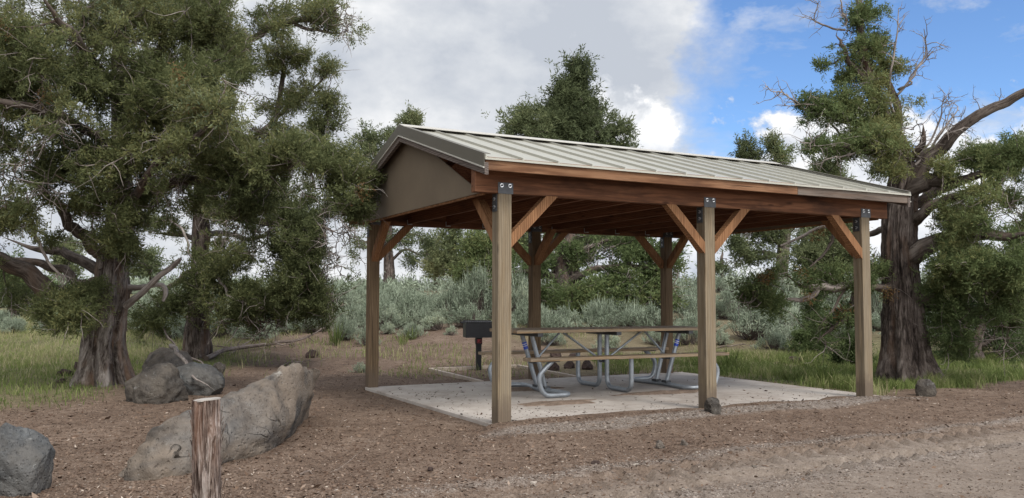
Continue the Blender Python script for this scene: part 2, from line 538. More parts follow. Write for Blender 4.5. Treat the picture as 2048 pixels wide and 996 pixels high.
def ground_material():
    m, nt, b = mat_new('earth')
    pos = nd(nt, "ShaderNodeNewGeometry").outputs["Position"]
    za = nd(nt, "ShaderNodeVertexColor", layer_name="zones")
    sep = nd(nt, "ShaderNodeSeparateColor")
    nt.links.new(za.outputs["Color"], sep.inputs[0])
    road, gravel, grass = sep.outputs[0], sep.outputs[1], sep.outputs[2]
    nf = noise(nt, pos, 55, 6, .75)
    nm = noise(nt, pos, 9, 5, .65)
    nl = noise(nt, pos, 1.1, 4, .6)
    s = math_n(nt, 'ADD', math_n(nt, 'MULTIPLY', nf, .5), math_n(nt, 'ADD', math_n(nt, 'MULTIPLY', nm, .3), math_n(nt, 'MULTIPLY', nl, .2)))
    brown = ramp(nt, [(.36, (.042, .029, .022)), (.5, (.138, .096, .071)), (.64, (.25, .19, .148))], s)
    road_c = ramp(nt, [(.34, (.10, .077, .061)), (.5, (.195, .155, .125)), (.66, (.29, .245, .205))], s)
    grav_c = ramp(nt, [(.34, (.095, .075, .062)), (.5, (.19, .158, .135)), (.66, (.36, .32, .29))], s)
    gr_c = ramp(nt, [(.36, (.06, .052, .028)), (.5, (.135, .122, .065)), (.64, (.215, .195, .11))], s)
    gm = ramp(nt, [(.30, (0, 0, 0)), (.62, (1, 1, 1))], math_n(nt, 'ADD', math_n(nt, 'MULTIPLY', gravel, .7), math_n(nt, 'MULTIPLY', nm, .32)))
    c = mix(nt, road, brown, road_c)
    c = mix(nt, gm, c, grav_c)
    c = mix(nt, grass, c, gr_c)
    vo = nd(nt, "ShaderNodeTexVoronoi", Scale=46.0)
    nt.links.new(pos, vo.inputs["Vector"])
    chip = ramp(nt, [(.10, (1, 1, 1)), (.2, (0, 0, 0))], vo.outputs["Distance"])
    vs = nd(nt, "ShaderNodeSeparateColor")
    nt.links.new(vo.outputs["Color"], vs.inputs[0])
    chs = math_n(nt, 'MULTIPLY', chip, math_n(nt, 'GREATER_THAN', vs.outputs[0], .72))
    c = mix(nt, math_n(nt, 'MULTIPLY', chs, .6), c, (.34, .29, .25))
    chd = math_n(nt, 'MULTIPLY', chip, math_n(nt, 'LESS_THAN', vs.outputs[0], .18))
    c = mix(nt, math_n(nt, 'MULTIPLY', chd, .6), c, (.03, .022, .018))
    nt.links.new(c, b.inputs["Base Color"])
    b.inputs["Roughness"].default_value = .95
    b.inputs["Specular IOR Level"].default_value = .1
    hh = math_n(nt, 'ADD', math_n(nt, 'MULTIPLY', nf, .6), math_n(nt, 'ADD', math_n(nt, 'MULTIPLY', nm, .6), math_n(nt, 'MULTIPLY', chs, .3)))
    bump(nt, b, hh, .8, .025)
    return m


def concrete_material():
    m, nt, b = mat_new('concrete')
    tc = nd(nt, "ShaderNodeTexCoord").outputs["Object"]
    n1 = noise(nt, tc, 1.3, 5, .6)
    n2 = noise(nt, tc, 70, 4, .7)
    n3 = noise(nt, tc, 7, 5, .7)
    s = math_n(nt, 'ADD', math_n(nt, 'MULTIPLY', n1, .6), math_n(nt, 'ADD', math_n(nt, 'MULTIPLY', n2, .15), math_n(nt, 'MULTIPLY', n3, .25)))
    c = ramp(nt, [(.36, (.27, .235, .205)), (.5, (.385, .345, .31)), (.64, (.47, .43, .395))], s)
    dm = ramp(nt, [(.50, (0, 0, 0)), (.66, (1, 1, 1))], noise(nt, mapping(nt, tc, (1, 1, 1), (4, 2, 0)), .9, 6, .7, .3))
    c = mix(nt, math_n(nt, 'MULTIPLY', dm, .45), c, (.20, .155, .125))
    vo = nd(nt, "ShaderNodeTexVoronoi", Scale=7.0)
    nt.links.new(tc, vo.inputs["Vector"])
    sp = ramp(nt, [(.06, (1, 1, 1)), (.10, (0, 0, 0))], vo.outputs["Distance"])
    c = mix(nt, math_n(nt, 'MULTIPLY', sp, .6), c, (.10, .075, .06))
    nt.links.new(c, b.inputs["Base Color"])
    b.inputs["Roughness"].default_value = .85
    b.inputs["Specular IOR Level"].default_value = .25
    bump(nt, b, n2, .25, .004)
    return m


M['earth'] = ground_material()
M['concrete'] = concrete_material()
# ------------------------------------------------------------------ camera
cam_d = bpy.data.cameras.new("camera")
cam = bpy.data.objects.new("camera", cam_d)
COL.objects.link(cam)
cam_d.sensor_width = 36
cam_d.lens = F / 2048 * 36
cam_d.clip_end = 3000
cam_d.clip_start = .05
cam.matrix_world = Matrix.Translation((0, 0, CH)) @ Matrix.Rotation(R(90) + PIT, 4, 'X') @ Matrix.Rotation(-ROL, 4, 'Z')
scene.camera = cam
scene.view_settings.view_transform = 'Standard'
scene.view_settings.look = 'None'
scene.view_settings.gamma = 1
scene.view_settings.exposure = .95
scene.render.engine = 'CYCLES'
scene.cycles.max_bounces = 8
scene.cycles.transparent_max_bounces = 4

# ------------------------------------------------------------------ sky and light
SUN_EL, SUN_AZ = 50, 142      # azimuth clockwise from the viewing direction (+Y)
wd = bpy.data.worlds.new("World")
scene.world = wd
wd.use_nodes = True
nt = wd.node_tree
bg = nt.nodes["Background"]
bg.inputs["Strength"].default_value = .1
sky = nd(nt, "ShaderNodeTexSky")
sky.sky_type = 'NISHITA'
sky.sun_disc = False
sky.sun_elevation = R(SUN_EL)
sky.sun_rotation = R(SUN_AZ)
sky.altitude = 1500
sky.air_density = 1.0
sky.dust_density = .3
sky.ozone_density = 2.0
tcw = nd(nt, "ShaderNodeTexCoord").outputs["Generated"]
sep = nd(nt, "ShaderNodeSeparateXYZ")
nt.links.new(tcw, sep.inputs[0])
dx, dy, dz = sep.outputs
az = math_n(nt, 'ARCTAN2', dx, dy)
el = math_n(nt, 'ARCSINE', dz)
warp = noise(nt, mapping(nt, tcw, (1, 1, 1.6)), 3.2, 6, .6)
warp2 = noise(nt, mapping(nt, tcw, (1, 1, 1.5), (3, 1, 2)), 11, 7, .62)
wsum = math_n(nt, 'ADD', math_n(nt, 'MULTIPLY', math_n(nt, 'SUBTRACT', warp, .5), 1.0), math_n(nt, 'MULTIPLY', math_n(nt, 'SUBTRACT', warp2, .5), .55))
# the big cloud bank ends along a line right of the view axis; low cumulus below it
edge = math_n(nt, 'SUBTRACT', .262, az)                       # positive inside the bank
edge = math_n(nt, 'MULTIPLY', edge, 3.3)
edge = math_n(nt, 'ADD', edge, math_n(nt, 'MULTIPLY', math_n(nt, 'SUBTRACT', el, .24), .7))
bank = math_n(nt, 'ADD', edge, wsum)
low = math_n(nt, 'ADD', math_n(nt, 'MULTIPLY', math_n(nt, 'SUBTRACT', .208, el), 4.5), math_n(nt, 'ADD', math_n(nt, 'MULTIPLY', wsum, 1.15), math_n(nt, 'MULTIPLY', math_n(nt, 'SUBTRACT', .36, az), .35)))
back = math_n(nt, 'MULTIPLY', math_n(nt, 'SUBTRACT', .12, dy), 2.2)   # mostly cloudy behind the camera too
back = math_n(nt, 'ADD', back, math_n(nt, 'SUBTRACT', math_n(nt, 'MULTIPLY', wsum, 1.6), .25))
cm = math_n(nt, 'MAXIMUM', bank, back)
cov = ramp(nt, [(.0, (0, 0, 0)), (.10, (.28, .28, .28)), (.26, (1, 1, 1))], math_n(nt, 'ADD', cm, .05, True))
wisp = ramp(nt, [(.51, (0, 0, 0)), (.72, (.7, .7, .7))], noise(nt, mapping(nt, tcw, (1.2, 1.2, 3.0), (8, 2, 5)), 5.5, 7, .62, .3))
cov = mix(nt, 1.0, cov, wisp, 'LIGHTEN')
puffd = noise(nt, mapping(nt, tcw, (1, 1, 1.25), (2, 5, 1)), 13, 9, .60, .2)
cuml = math_n(nt, 'ADD', low, math_n(nt, 'MULTIPLY', math_n(nt, 'SUBTRACT', puffd, .5), 1.5))
cumc = ramp(nt, [(.0, (0, 0, 0)), (.16, (1, 1, 1))], math_n(nt, 'ADD', cuml, .02, True))
body = noise(nt, mapping(nt, tcw, (1, 1, 2.6), (1.2, .6, 2.1)), 2.6, 5, .55, .25)
puff = noise(nt, mapping(nt, tcw, (1, 1, 1.4), (2, 5, 1)), 9, 6, .6)
lowm = ramp(nt, [(.15, (1, 1, 1)), (.31, (0, 0, 0))], el)
shade = math_n(nt, 'ADD', math_n(nt, 'MULTIPLY', body, .8), math_n(nt, 'MULTIPLY', math_n(nt, 'SUBTRACT', puff, .5), .55))
ccol = ramp(nt, [(.30, (2.9, 3.12, 3.5)), (.44, (3.8, 3.95, 4.18)), (.58, (5.2, 5.22, 5.25))], shade)
rightm = ramp(nt, [(.05, (0, 0, 0)), (.13, (1, 1, 1))], az)
lit = ramp(nt, [(.36, (3.3, 3.5, 3.9)), (.52, (4.6, 4.75, 4.95)), (.66, (5.6, 5.65, 5.7))], puff)
cumshade = math_n(nt, 'ADD', math_n(nt, 'MULTIPLY', puffd, .75), math_n(nt, 'MULTIPLY', puff, .3))
lit = ramp(nt, [(.38, (3.1, 3.35, 3.8)), (.50, (4.5, 4.65, 4.9)), (.62, (5.7, 5.7, 5.7))], cumshade)
cumm = math_n(nt, 'MULTIPLY', cumc, rightm)
ccol = mix(nt, cumm, ccol, lit)
cov = mix(nt, 1.0, cov, cumc, 'LIGHTEN')
skyb = mix(nt, 1.0, sky.outputs[0], (.68, .82, .97), 'MULTIPLY')
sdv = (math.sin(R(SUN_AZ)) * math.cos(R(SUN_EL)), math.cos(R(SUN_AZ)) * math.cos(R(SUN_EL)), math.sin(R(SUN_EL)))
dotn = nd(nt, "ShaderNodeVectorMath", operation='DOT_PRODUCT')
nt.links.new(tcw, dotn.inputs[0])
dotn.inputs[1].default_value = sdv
fill_glow = ramp(nt, [(.30, (0, 0, 0)), (.62, (.55, .55, .55)), (.95, (1, 1, 1))], math_n(nt, 'ADD', dotn.outputs["Value"], .15, True))  # added fill: clouds out of view on the sun side brightened to lift shade
ccol = mix(nt, fill_glow, ccol, mix(nt, 1.0, ccol, (3.3, 3.2, 3.0), 'MULTIPLY'))
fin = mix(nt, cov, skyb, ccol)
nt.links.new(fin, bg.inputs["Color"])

sl = bpy.data.lights.new("sun", 'SUN')
sl.energy = 1.25
sl.angle = R(16)
sl.color = (1, .955, .89)
so = bpy.data.objects.new("sun", sl)
COL.objects.link(so)
sd = Vector((math.sin(R(SUN_AZ)) * math.cos(R(SUN_EL)), math.cos(R(SUN_AZ)) * math.cos(R(SUN_EL)), math.sin(R(SUN_EL))))
so.rotation_euler = (-sd).to_track_quat('-Z', 'Y').to_euler()
so.location = (6, -6, 14)

# ------------------------------------------------------------------ ground sheet
def axis_pts(lo, a, b, hi, st, g):
    mid = list(np.arange(a, b, st))
    r, s = [], st
    x = b
    while x < hi:
        r.append(x)
        s *= g
        x += s
    r.append(hi)
    l, s = [], st
    x = a
    while x > lo:
        s *= g
        x -= s
        l.append(max(x, lo))
    return np.array(l[::-1] + mid + r)


gx = axis_pts(-900, -4.6, 7.4, 900, .032, 1.045)
gy = axis_pts(-40, 3.6, 13.0, 1400, .032, 1.04)
GX, GY = np.meshgrid(gx, gy)
GZ = gz(GX.ravel(), GY.ravel(), True).reshape(GX.shape)


def zone_grass(x, y):
    u, v = w2uv(x, y)
    n = fbm(np.stack([x * .55, y * .55, x * 0 + 4], -1), 4)
    # left meadow
    left = sstep(-4.9, -6.6, x + (n - .5) * 3) * sstep(8.6, 10.6, y + .35 * (x + 6) + (n - .5) * 3)
    # band right of the slab, round the big juniper
    right = sstep(5.25, 5.7, u + (n - .5) * .9) * sstep(.05, .55, v + .9 * (n - .5) - .10 * (u - 5)) * (1 - .45 * sstep(5.2, 7.5, v))
    back = sstep(4.0, 4.8, v + (n - .5)) * sstep(2.9, 4.2, u + (n - .5) * 2) * (1 - sstep(6.0, 8.5, v + (n - .5) * 4)) * .5
    far = sstep(15, 22, y) * sstep(.52, .68, n) * .4
    return np.clip(np.maximum.reduce([left, right, back, far]), 0, 1)


def zone_road(x, y):
    a, b = w2t(x, y)
    n = fbm(np.stack([x * 1.4, y * 1.4, x * 0 + 8], -1), 3) - .5
    return sstep(.55, -.35, b + n * .7) * (.45 + .55 * sstep(-1.5, 1.8, a + n * 2))


def zone_gravel(x, y):
    u, v = w2uv(x, y)
    n = fbm(np.stack([x * 1.1, y * 1.1, x * 0 + 2], -1), 3) - .5
    g = np.exp(-((v + .38 - .04 * u + n * .35) / .17) ** 2) * sstep(-.7, .2, u) * (1 - sstep(5.2, 6.2, u))
    a, b = w2t(x, y)
    g2 = .55 * np.exp(-((b - .33 + n * .3) / .14) ** 2) + .45 * np.exp(-((b + .68 + n * .3) / .2) ** 2)
    return np.clip(np.maximum(g, g2 * sstep(-2.5, .5, a)), 0, 1)


ZR, ZG, ZS = (f(GX.ravel(), GY.ravel()) for f in (zone_road, zone_gravel, zone_grass))
nxg = len(gx)
nyg = len(gy)
ii = (np.arange(nyg - 1)[:, None] * nxg + np.arange(nxg - 1)[None]).ravel()
FQ = np.stack([ii, ii + 1, ii + 1 + nxg, ii + nxg], -1)
VV = np.stack([GX.ravel(), GY.ravel(), GZ.ravel()], -1)
fc = VV[FQ].mean(1)
_, fb = w2t(fc[:, 0], fc[:, 1])
isroad = (fb < .28) & (fc[:, 1] < 60)


def sheet(name, sel):
    Fq = FQ[sel]
    used, inv_ = np.unique(Fq, return_inverse=True)
    m = MB()
    m.quads(VV[used], inv_.reshape(-1, 4), 0, None, None, True)
    o = m.build(name, M['earth'])
    ca = o.data.color_attributes.new("zones", 'FLOAT_COLOR', 'POINT')
    c4 = np.stack([ZR[used], ZG[used], ZS[used], np.ones(len(used))], -1)
    ca.data.foreach_set("color", c4.astype(np.float32).ravel())
    tag(o, kind='structure')
    return o


sheet('ground', ~isroad)
sheet('dirt_road', isroad)

# ------------------------------------------------------------------ concrete pad
m = MB()
ZP = .038
m.span((-.015, -.03, -.1), (5.32, 3.93, ZP))
o = m.build('concrete_pad', M['concrete'], bevel=.008)
o.location = uv2w(0, 0)
o.rotation_euler = (0, 0, YAW)
tag(o, kind='structure')

# ------------------------------------------------------------------ picnic shelter
L1, L2, WD, H, S = 2.4966, 2.4397, 3.8272, 2.217, .14
W2 = WD + S
U3 = L1 + L2
BL, BR = -.247, 5.40
RN, RF = -.275, 5.49
FO, FZT, FZB = .215, 2.515, 2.386
RZ, MID = 3.17, W2 / 2
shel = empty('picnic_shelter', uv2w(0, 0), YAW)
tag(shel, 'open timber picnic shelter with ribbed metal gable roof on six wooden posts', 'shelter')
SL = (RZ - FZT) / (MID + FO)


def roofz(v):
    return RZ - SL * abs(v - MID)


def bolt_ring(mb, c, axis, r=.022):
    c = np.asarray(c, float)
    a = np.zeros(3)
    a[axis[0]] = axis[1]
    mb.tube([c, c + a * .006], r, 10, 1, True)
    mb.tube([c + a * .005, c + a * .02], r * .5, 6, 0, True)


POSTS = []
for row, v in ((0, 0.0), (1, WD)):
    for u in (0.0, L1, U3):
        mb = MB()
        mb.span((u, v, -.25), (u + S, v + S, H))
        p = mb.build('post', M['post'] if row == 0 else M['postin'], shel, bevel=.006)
        POSTS.append(p)
        mb = MB()
        # saddle bracket: plate over the beam face and a strap down the post side
        if row == 0:
            mb.span((u - .008, -.007, H - .003), (u + S + .012, -.0005, H + .103))
            for k in (.028, S - .024):
                bolt_ring(mb, (u + k, -.007, H + .074), (1, -1), .019)
            for k in (.03, S - .028):
                mb.tube([(u + k, -.0075, H + .028), (u + k, -.009, H + .028)], .006, 6, 0)
        else:
            mb.span((u - .008, v - .007, H - .003), (u + S + .012, v + .0495, H + .103))
            for k in (.028, S - .024):
                bolt_ring(mb, (u + k, v - .007, H + .06), (1, -1), .019)
        mb.span((u - .007, v + .03, H - .17), (u - .0005, v + S - .02, H + .02))
        for k in (-.05, -.125):
            bolt_ring(mb, (u - .007, v + .075, H + k), (0, -1), .018)
        mb.build('bracket', [M['plate'], M['bolt']], p)

# long beams on the posts
mb = MB()
mb.span((BL, 0, H), (BR, .09, H + .286))
mb.build('beam', M['beam'], shel, bevel=.005)
mb = MB()
mb.span((BL, W2 - .09, H), (BR, W2, H + .286))
mb.build('beam', M['beam'], shel, bevel=.005)
# knee braces
def brace(u, v, du, dv, L=.50):
    mb = MB()
    c = np.array([u + S / 2, v + S / 2, 0])
    off = S / 2 + .0
    d = np.array([du, dv, 0.])
    # prism with level top and plumb foot
    t = .118
    lat = np.array([-dv, du, 0.]) * .045
    a = c + d * (off + .002)
    zt = H - .002
    poly = [a + [0, 0, zt - L], a + [0, 0, zt - L + t]]
    poly += [a + d * (L - t) + [0, 0, zt], a + d * L + [0, 0, zt]]
    poly = [np.asarray(q) for q in poly]
    sh = lat * 0
    mb.prism([q - lat + sh for q in poly], lat * 2)
    o = mb.build('brace', M['brace'], shel, bevel=.004)
    return o


for u, ds in ((0., (1,)), (L1, (-1, 1)), (U3, (-1,))):
    for v in (0, WD):
        for d_ in ds:
            brace(u, v - .0245 if v == 0 else v + .0245, d_, 0)
        brace(u, v, 0, 1 if v == 0 else -1)
# tie joists, rafters and hangers
for k, u in enumerate(np.linspace(-.02, 5.16, 10)):
    mb = MB()
    z0 = H + .03
    mb.span((u, .0925, z0), (u + .038, W2 - .0925, z0 + .14))
    mb.build('joist', M['joist'], shel)
    mb = MB()
    for sgn in (-1, 1):
        v0, v1 = MID + sgn * .0005, MID + sgn * (MID + FO - .04)
        t0, t1 = roofz(v0) - .05, roofz(v1) - .05
        q = [(u + .04, v0, t0), (u + .04, v1, t1), (u + .04, v1, t1 - .09), (u + .04, v0, t0 - .14)]
        mb.prism(q, (.038, 0, 0))
    mb.build('rafter', M['joist'], shel)
    if 0 < k < 9:
        mb = MB()
        mb.span((u - .012, W2 - .098, H + .018), (u - .002, W2 - .0905, H + .085))
        mb.span((u + .040, W2 - .098, H + .018), (u + .050, W2 - .0905, H + .085))
        mb.span((u - .012, W2 - .13, H + .018), (u + .05, W2 - .0985, H + .026))
        mb.build('joist_hanger', M['hanger'], shel)
# board deck under the metal
mb = MB()
for sgn in (-1, 1):
    v0, v1 = MID, MID + sgn * (MID + FO - .002)
    q = [(RN + .03, v0, roofz(v0) - .022), (RN + .03, v1, roofz(v1) - .022), (RN + .03, v1, roofz(v1) - .046), (RN + .03, v0, roofz(v0) - .046)]
    mb.prism(q, (RF - RN - .06, 0, 0))
mb.build('roof_deck', M['joist'], shel)
# fascia boards (front in two lengths, the far one greyer)
US = 3.62
mb = MB()
mb.span((RN + .012, -FO - .038, FZB), (US - .0015, -FO, FZT - .006))
mb.build('fascia', M['fascia'], shel, bevel=.004)
mb = MB()
mb.span((US + .0015, -FO - .038, FZB), (RF - .012, -FO, FZT - .006))
f2 = mb.build('fascia', M['fasciagrey'], shel, bevel=.004)
tag(f2, 'greyer weathered far length of the front fascia board')
mb = MB()
mb.span((RN + .012, W2 + FO, FZB), (RF - .012, W2 + FO + .038, FZT - .006))
mb.build('fascia', M['fasciagrey'], shel, bevel=.004)
# metal roof: pans with standing ribs
NR = 15
for sgn in (-1, 1):
    mb = MB()
    ve = MID + sgn * (MID + FO + .06)
    v0 = MID + sgn * .004
    pz = lambda v: roofz(v)
    q = [(RN, v0, pz(v0)), (RN, ve, pz(ve)), (RN, ve, pz(ve) - .018), (RN, v0, pz(v0) - .018)]
    mb.prism(q, (RF - RN, 0, 0))
    for i in range(NR + 1):
        uc = RN + .012 + (RF - RN - .024) * i / NR
        ve2 = ve - sgn * .004
        h, wb, wt = .023, .009, .005
        rib = [(uc - wb, v0, pz(v0) + .001), (uc - wt, v0, pz(v0) + h), (uc + wt, v0, pz(v0) + h), (uc + wb, v0, pz(v0) + .001)]
        mb.prism(rib, (0, ve2 - v0, pz(ve2) - pz(v0)))
    mb.build('metal_roof', M['roof'], shel)
mb = MB()
for sgn in (-1, 1):
    v0, v1 = MID, MID + sgn * .15
    z1 = roofz(v1)
    q = [(RN - .004, v0, RZ + .046), (RN - .004, v1, z1 + .040), (RN - .004, v1, z1 + .033), (RN - .004, v0, RZ + .038)]
    mb.prism(q, (RF - RN + .008, 0, 0))
mb.build('ridge_cap', M['trimlight'], shel)
# rake trim, its pale lower lip and the timber behind it, at both ends
for ue, s in ((RN, -1), (RF, 1)):
    for sgn in (-1, 1):
        v0, v1 = MID, MID + sgn * (MID + FO + .045)
        a, b_ = roofz(v0), roofz(v1)

        def strip(zt, zb, x0, dx):
            return [(ue + s * x0, v0, a + zt), (ue + s * x0, v1, b_ + zt), (ue + s * x0, v1, b_ + zb), (ue + s * x0, v0, a + zb)], (s * dx, 0, 0)
        mb = MB()
        q, dv = strip(.036, -.088, .0, .006)
        mb.prism(q, dv)
        q, dv = strip(.036, .030, -.06, .0598)
        mb.prism(q, dv)
        rk = mb.build('rake_trim', M['trim'], shel)
        mb = MB()
        q, dv = strip(-.0885, -.1, .0, .016)
        mb.prism(q, dv)
        mb.build('drip_lip', M['trimlight'], rk)
        mb = MB()
        q, dv = strip(-.047, -.158, -.04, .0385)
        mb.prism(q, dv)
        mb.build('rake_board', M['rake'], shel)
# gable panels
for up in (-.150, 5.30):
    mb = MB()
    q = [(up, .092, H + .004), (up, W2 - .092, H + .004), (up, W2 - .092, roofz(W2 - .092) - .05), (up, MID, RZ - .05), (up, .092, roofz(.092) - .05)]
    mb.prism(q, (.012, 0, 0))
    mb.build('gable_panel', M['panel'], shel)
    mb = MB()
    mb.span((up + .014, .092, H - .012), (up + .052, W2 - .092, H + .12))
    mb.build('gable_sill', M['brace'], shel)

# ------------------------------------------------------------------ picnic table
TC, TT = (1.211, 11.401), .453
HL, HW, BI, BO = 1.473, .406, .557, .769
ZT, TH, ZBN = .836, .038, .517
tab = empty('picnic_table', (TC[0], TC[1], ZP), TT)
tag(tab, 'wooden picnic table with two benches on bent galvanised tube legs', 'picnic table')
zt, zb = ZT - ZP, ZBN - ZP
mb = MB()
w3 = 2 * HW / 3
for k in range(3):
    mb.span((-HL, -HW + k * w3 + .004, zt - TH), (HL, -HW + (k + 1) * w3 - .004, zt))
mb.build('tabletop', M['tabletop'], tab, bevel=.005)
for s in (-1, 1):
    mb = MB()
    mb.span((-HL, s * BI, zb - TH), (HL, s * BO, zb))
    mb.build('bench_seat', M['tabletop'], tab, bevel=.005)


def smooth_path(P, n=6, closed=False):
    """Catmull-Rom through points"""
    P = np.asarray(P, float)
    Q = np.concatenate([[2 * P[0] - P[1]], P, [2 * P[-1] - P[-2]]])
    out = []
    for i in range(1, len(Q) - 2):
        for t in np.arange(n) / n:
            a, b, c, d = Q[i - 1], Q[i], Q[i + 1], Q[i + 2]
            out.append(.5 * ((2 * b) + (-a + c) * t + (2 * a - 5 * b + 4 * c - d) * t * t + (-a + 3 * b - 3 * c + d) * t ** 3))
    out.append(P[-1])
    return np.array(out)


def fillet_path(P, rad, n=6):
    P = [np.asarray(p, float) for p in P]
    out = [P[0]]
    for i in range(1, len(P) - 1):
        a, b, c = P[i - 1], P[i], P[i + 1]
        d1, d2 = a - b, c - b
        l1, l2 = np.linalg.norm(d1), np.linalg.norm(d2)
        d1, d2 = d1 / l1, d2 / l2
        ang = math.acos(np.clip(d1 @ d2, -1, 1))
        t = min(rad / math.tan(ang / 2), l1 * .48, l2 * .48)
        p1, p2 = b + d1 * t, b + d2 * t
        for k in range(n + 1):
            f = k / n
            out.append((1 - f) ** 2 * p1 + 2 * f * (1 - f) * b + f * f * p2)
    out.append(P[-1])
    return np.array(out)


RT = .030
zg = RT + .002
# end frames: floor hoop that rises to the benches, and two leaning legs
for s in (-1, 1):
    xb, xo, xi = s * (HL - .30), s * (HL - .18), s * (HL - .62)
    yb = .70
    path = [(xb - s * .02, -yb, zb - TH - .003), (xo + s * .05, -yb, .27), (xo - s * .01, -yb, zg), (xi, -yb + .03, zg), (xi + s * .10, 0, zg), (xi, yb - .03, zg), (xo - s * .01, yb, zg), (xo + s * .05, yb, .27), (xb - s * .02, yb, zb - TH - .003)]
    mb = MB()
    mb.tube(fillet_path(path, .15, 7), RT, 12)
    fr = mb.build('floor_hoop', M['galv'], tab)
    for sy in (-1, 1):
        mb = MB()
        mb.tube([(s * (HL - .33), sy * .14, zt - TH - .012), (s * (HL - .545), sy * .115, zg + .02)], RT * .95, 12)
        lg = mb.build('leg', M['galv'], tab)
        if sy * s == 1 if s == 1 else sy == 1:
            pass
        if (s, sy) in ((-1, 1), (1, -1)):
            a0 = np.array([s * (HL - .33), sy * .14, zt - TH - .012])
            a1 = np.array([s * (HL - .545), sy * .115, zg + .02])
            mb = MB()
            mb.tube([a0 + (a1 - a0) * .17, a0 + (a1 - a0) * .30], RT * .95 + .002, 12, 0, False)
            mb.tube([a0 + (a1 - a0) * .20, a0 + (a1 - a0) * .212], RT * .95 + .003, 12, 1, False)
            mb.tube([a0 + (a1 - a0) * .235, a0 + (a1 - a0) * .245], RT * .95 + .003, 12, 1, False)
            mb.build('blue_label', [M['blue'], M['white']], lg)
    # channel under the top and clamps
    mb = MB()
    mb.span((s * (HL - .33) - .035, -HW + .02, zt - TH - .045), (s * (HL - .33) + .035, HW - .02, zt - TH - .001))
    mb.build('top_channel', M['plate'], tab)
    for ca, cb in (((s * (HL - .545) - .04, -.17, zg + .02), (s * (HL - .545) + .04, -.06, zg + .05)),
                   ((s * (HL - .545) - .04, .06, zg + .02), (s * (HL - .545) + .04, .17, zg + .05)),
                   ((s * (HL - .445) - .02, -.13, .36), (s * (HL - .445) + .02, .13, .395))):
        mb = MB()
        mb.span(ca, cb)
        mb.build('clamp', M['plate'], tab)
# centre frame: one U each way
for sy in (-1, 1):
    y0, y1 = sy * .09, sy * .66
    mb = MB()
    mb.tube(fillet_path([(0, y0, zt - TH - .01), (0, y0, zg), (0, y1, zg), (0, y1, zb - TH - .003)], .13, 7), RT, 12)
    mb.build('centre_hoop', M['galv'], tab)
mb = MB()
mb.span((-.035, -HW + .02, zt - TH - .045), (.035, HW - .02, zt - TH - .001))
mb.build('top_channel', M['plate'], tab)
mb = MB()
mb.span((-.02, -.07, .345), (.02, .07, .385))
mb.build('clamp', M['plate'], tab)
for s in (-1, 1):
    xq = s * .66
    mb = MB()
    mb.tube([(xq, 0, zt - TH - .012), (s * (HL - .445), 0, .385)], .015, 8)
    mb.build('diagonal_brace', M['galv'], tab)
    mb = MB()
    mb.tube([(xq - s * .05, 0, zt - TH - .012), (s * .03, 0, .375)], .015, 8)
    mb.build('diagonal_brace', M['galv'], tab)
    for sy in (-1, 1):
        mb = MB()
        mb.span((s * (HL - .30) - .12, sy * .59, zb - TH - .012), (s * (HL - .30) + .10, sy * .75, zb - TH - .002))
        mb.build('seat_plate', M['plate'], tab)

# ------------------------------------------------------------------ pedestal grill and the edging round its pad
gb = gpt(957, 741)
gr = empty('pedestal_grill', gb, YAW - .30)
tag(gr, 'black steel pedestal grill with square firebox on a single post', 'grill')
kx = gb[1] / F
gw = 57 * kx
mb = MB()
hp = (741 - 676) * kx
mb.span((-.045, -.045, -.2), (.045, .045, hp))
gp = mb.build('pedestal', M['black'], gr, bevel=.005)
mb = MB()
mb.span((-.055, -.055, hp - .115), (.055, .055, hp + .005))
mb.build('collar', M['black'], gp)
mb = MB()
mb.span((-.037, -.0575, hp - .09), (.037, -.0556, hp - .085))
mb.span((-.037, -.0575, hp - .03), (.037, -.0556, hp - .025))
mb.span((-.037, -.0575, hp - .085), (-.032, -.0556, hp - .03))
mb.span((.032, -.0575, hp - .085), (.037, -.0556, hp - .03))
mb.span((-.02, -.0575, hp - .075), (-.008, -.0556, hp - .04))
mb.span((-.02, -.0578, hp - .048), (.02, -.0562, hp - .038))
mb.span((.002, -.0575, hp - .075), (.008, -.0556, hp - .049))
mb.build('warning_label', M['red'], gp)
mb = MB()
h0, h1, t = hp + .006, hp + .245, .008
hw, hd = gw / 2, .21
mb.span((-hw, -hd, h0), (hw, hd, h0 + t))
mb.span((-hw, -hd, h0 + t), (hw, -hd + t, h1))
mb.span((-hw, hd - t, h0 + t), (hw, hd, h1 + .05))
mb.span((-hw, -hd + t, h0 + t), (-hw + t, hd - t, h1 + .02))
mb.span((hw - t, -hd + t, h0 + t), (hw, hd - t, h1 + .02))
fb_ = mb.build('firebox', M['black'], gr, bevel=.003)
mb = MB()
for k in range(15):
    x = -hw + .025 + (2 * hw - .05) * k / 14
    mb.tube([(x, -hd + .005, h1 + .028), (x, hd - .02, h1 + .028)], .006, 6)
mb.tube([(-hw - .05, -hd + .03, h1 + .02), (hw + .05, -hd + .03, h1 + .02)], .008, 6)
mb.tube([(-hw - .05, hd - .04, h1 + .02), (hw + .05, hd - .04, h1 + .02)], .008, 6)
for s in (-1, 1):
    mb.tube([(s * (hw + .03), -hd + .03, h1 + .02), (s * (hw + .085), -hd + .0, h1 + .02)], .011, 6)
mb.build('grate', M['black'], gr)

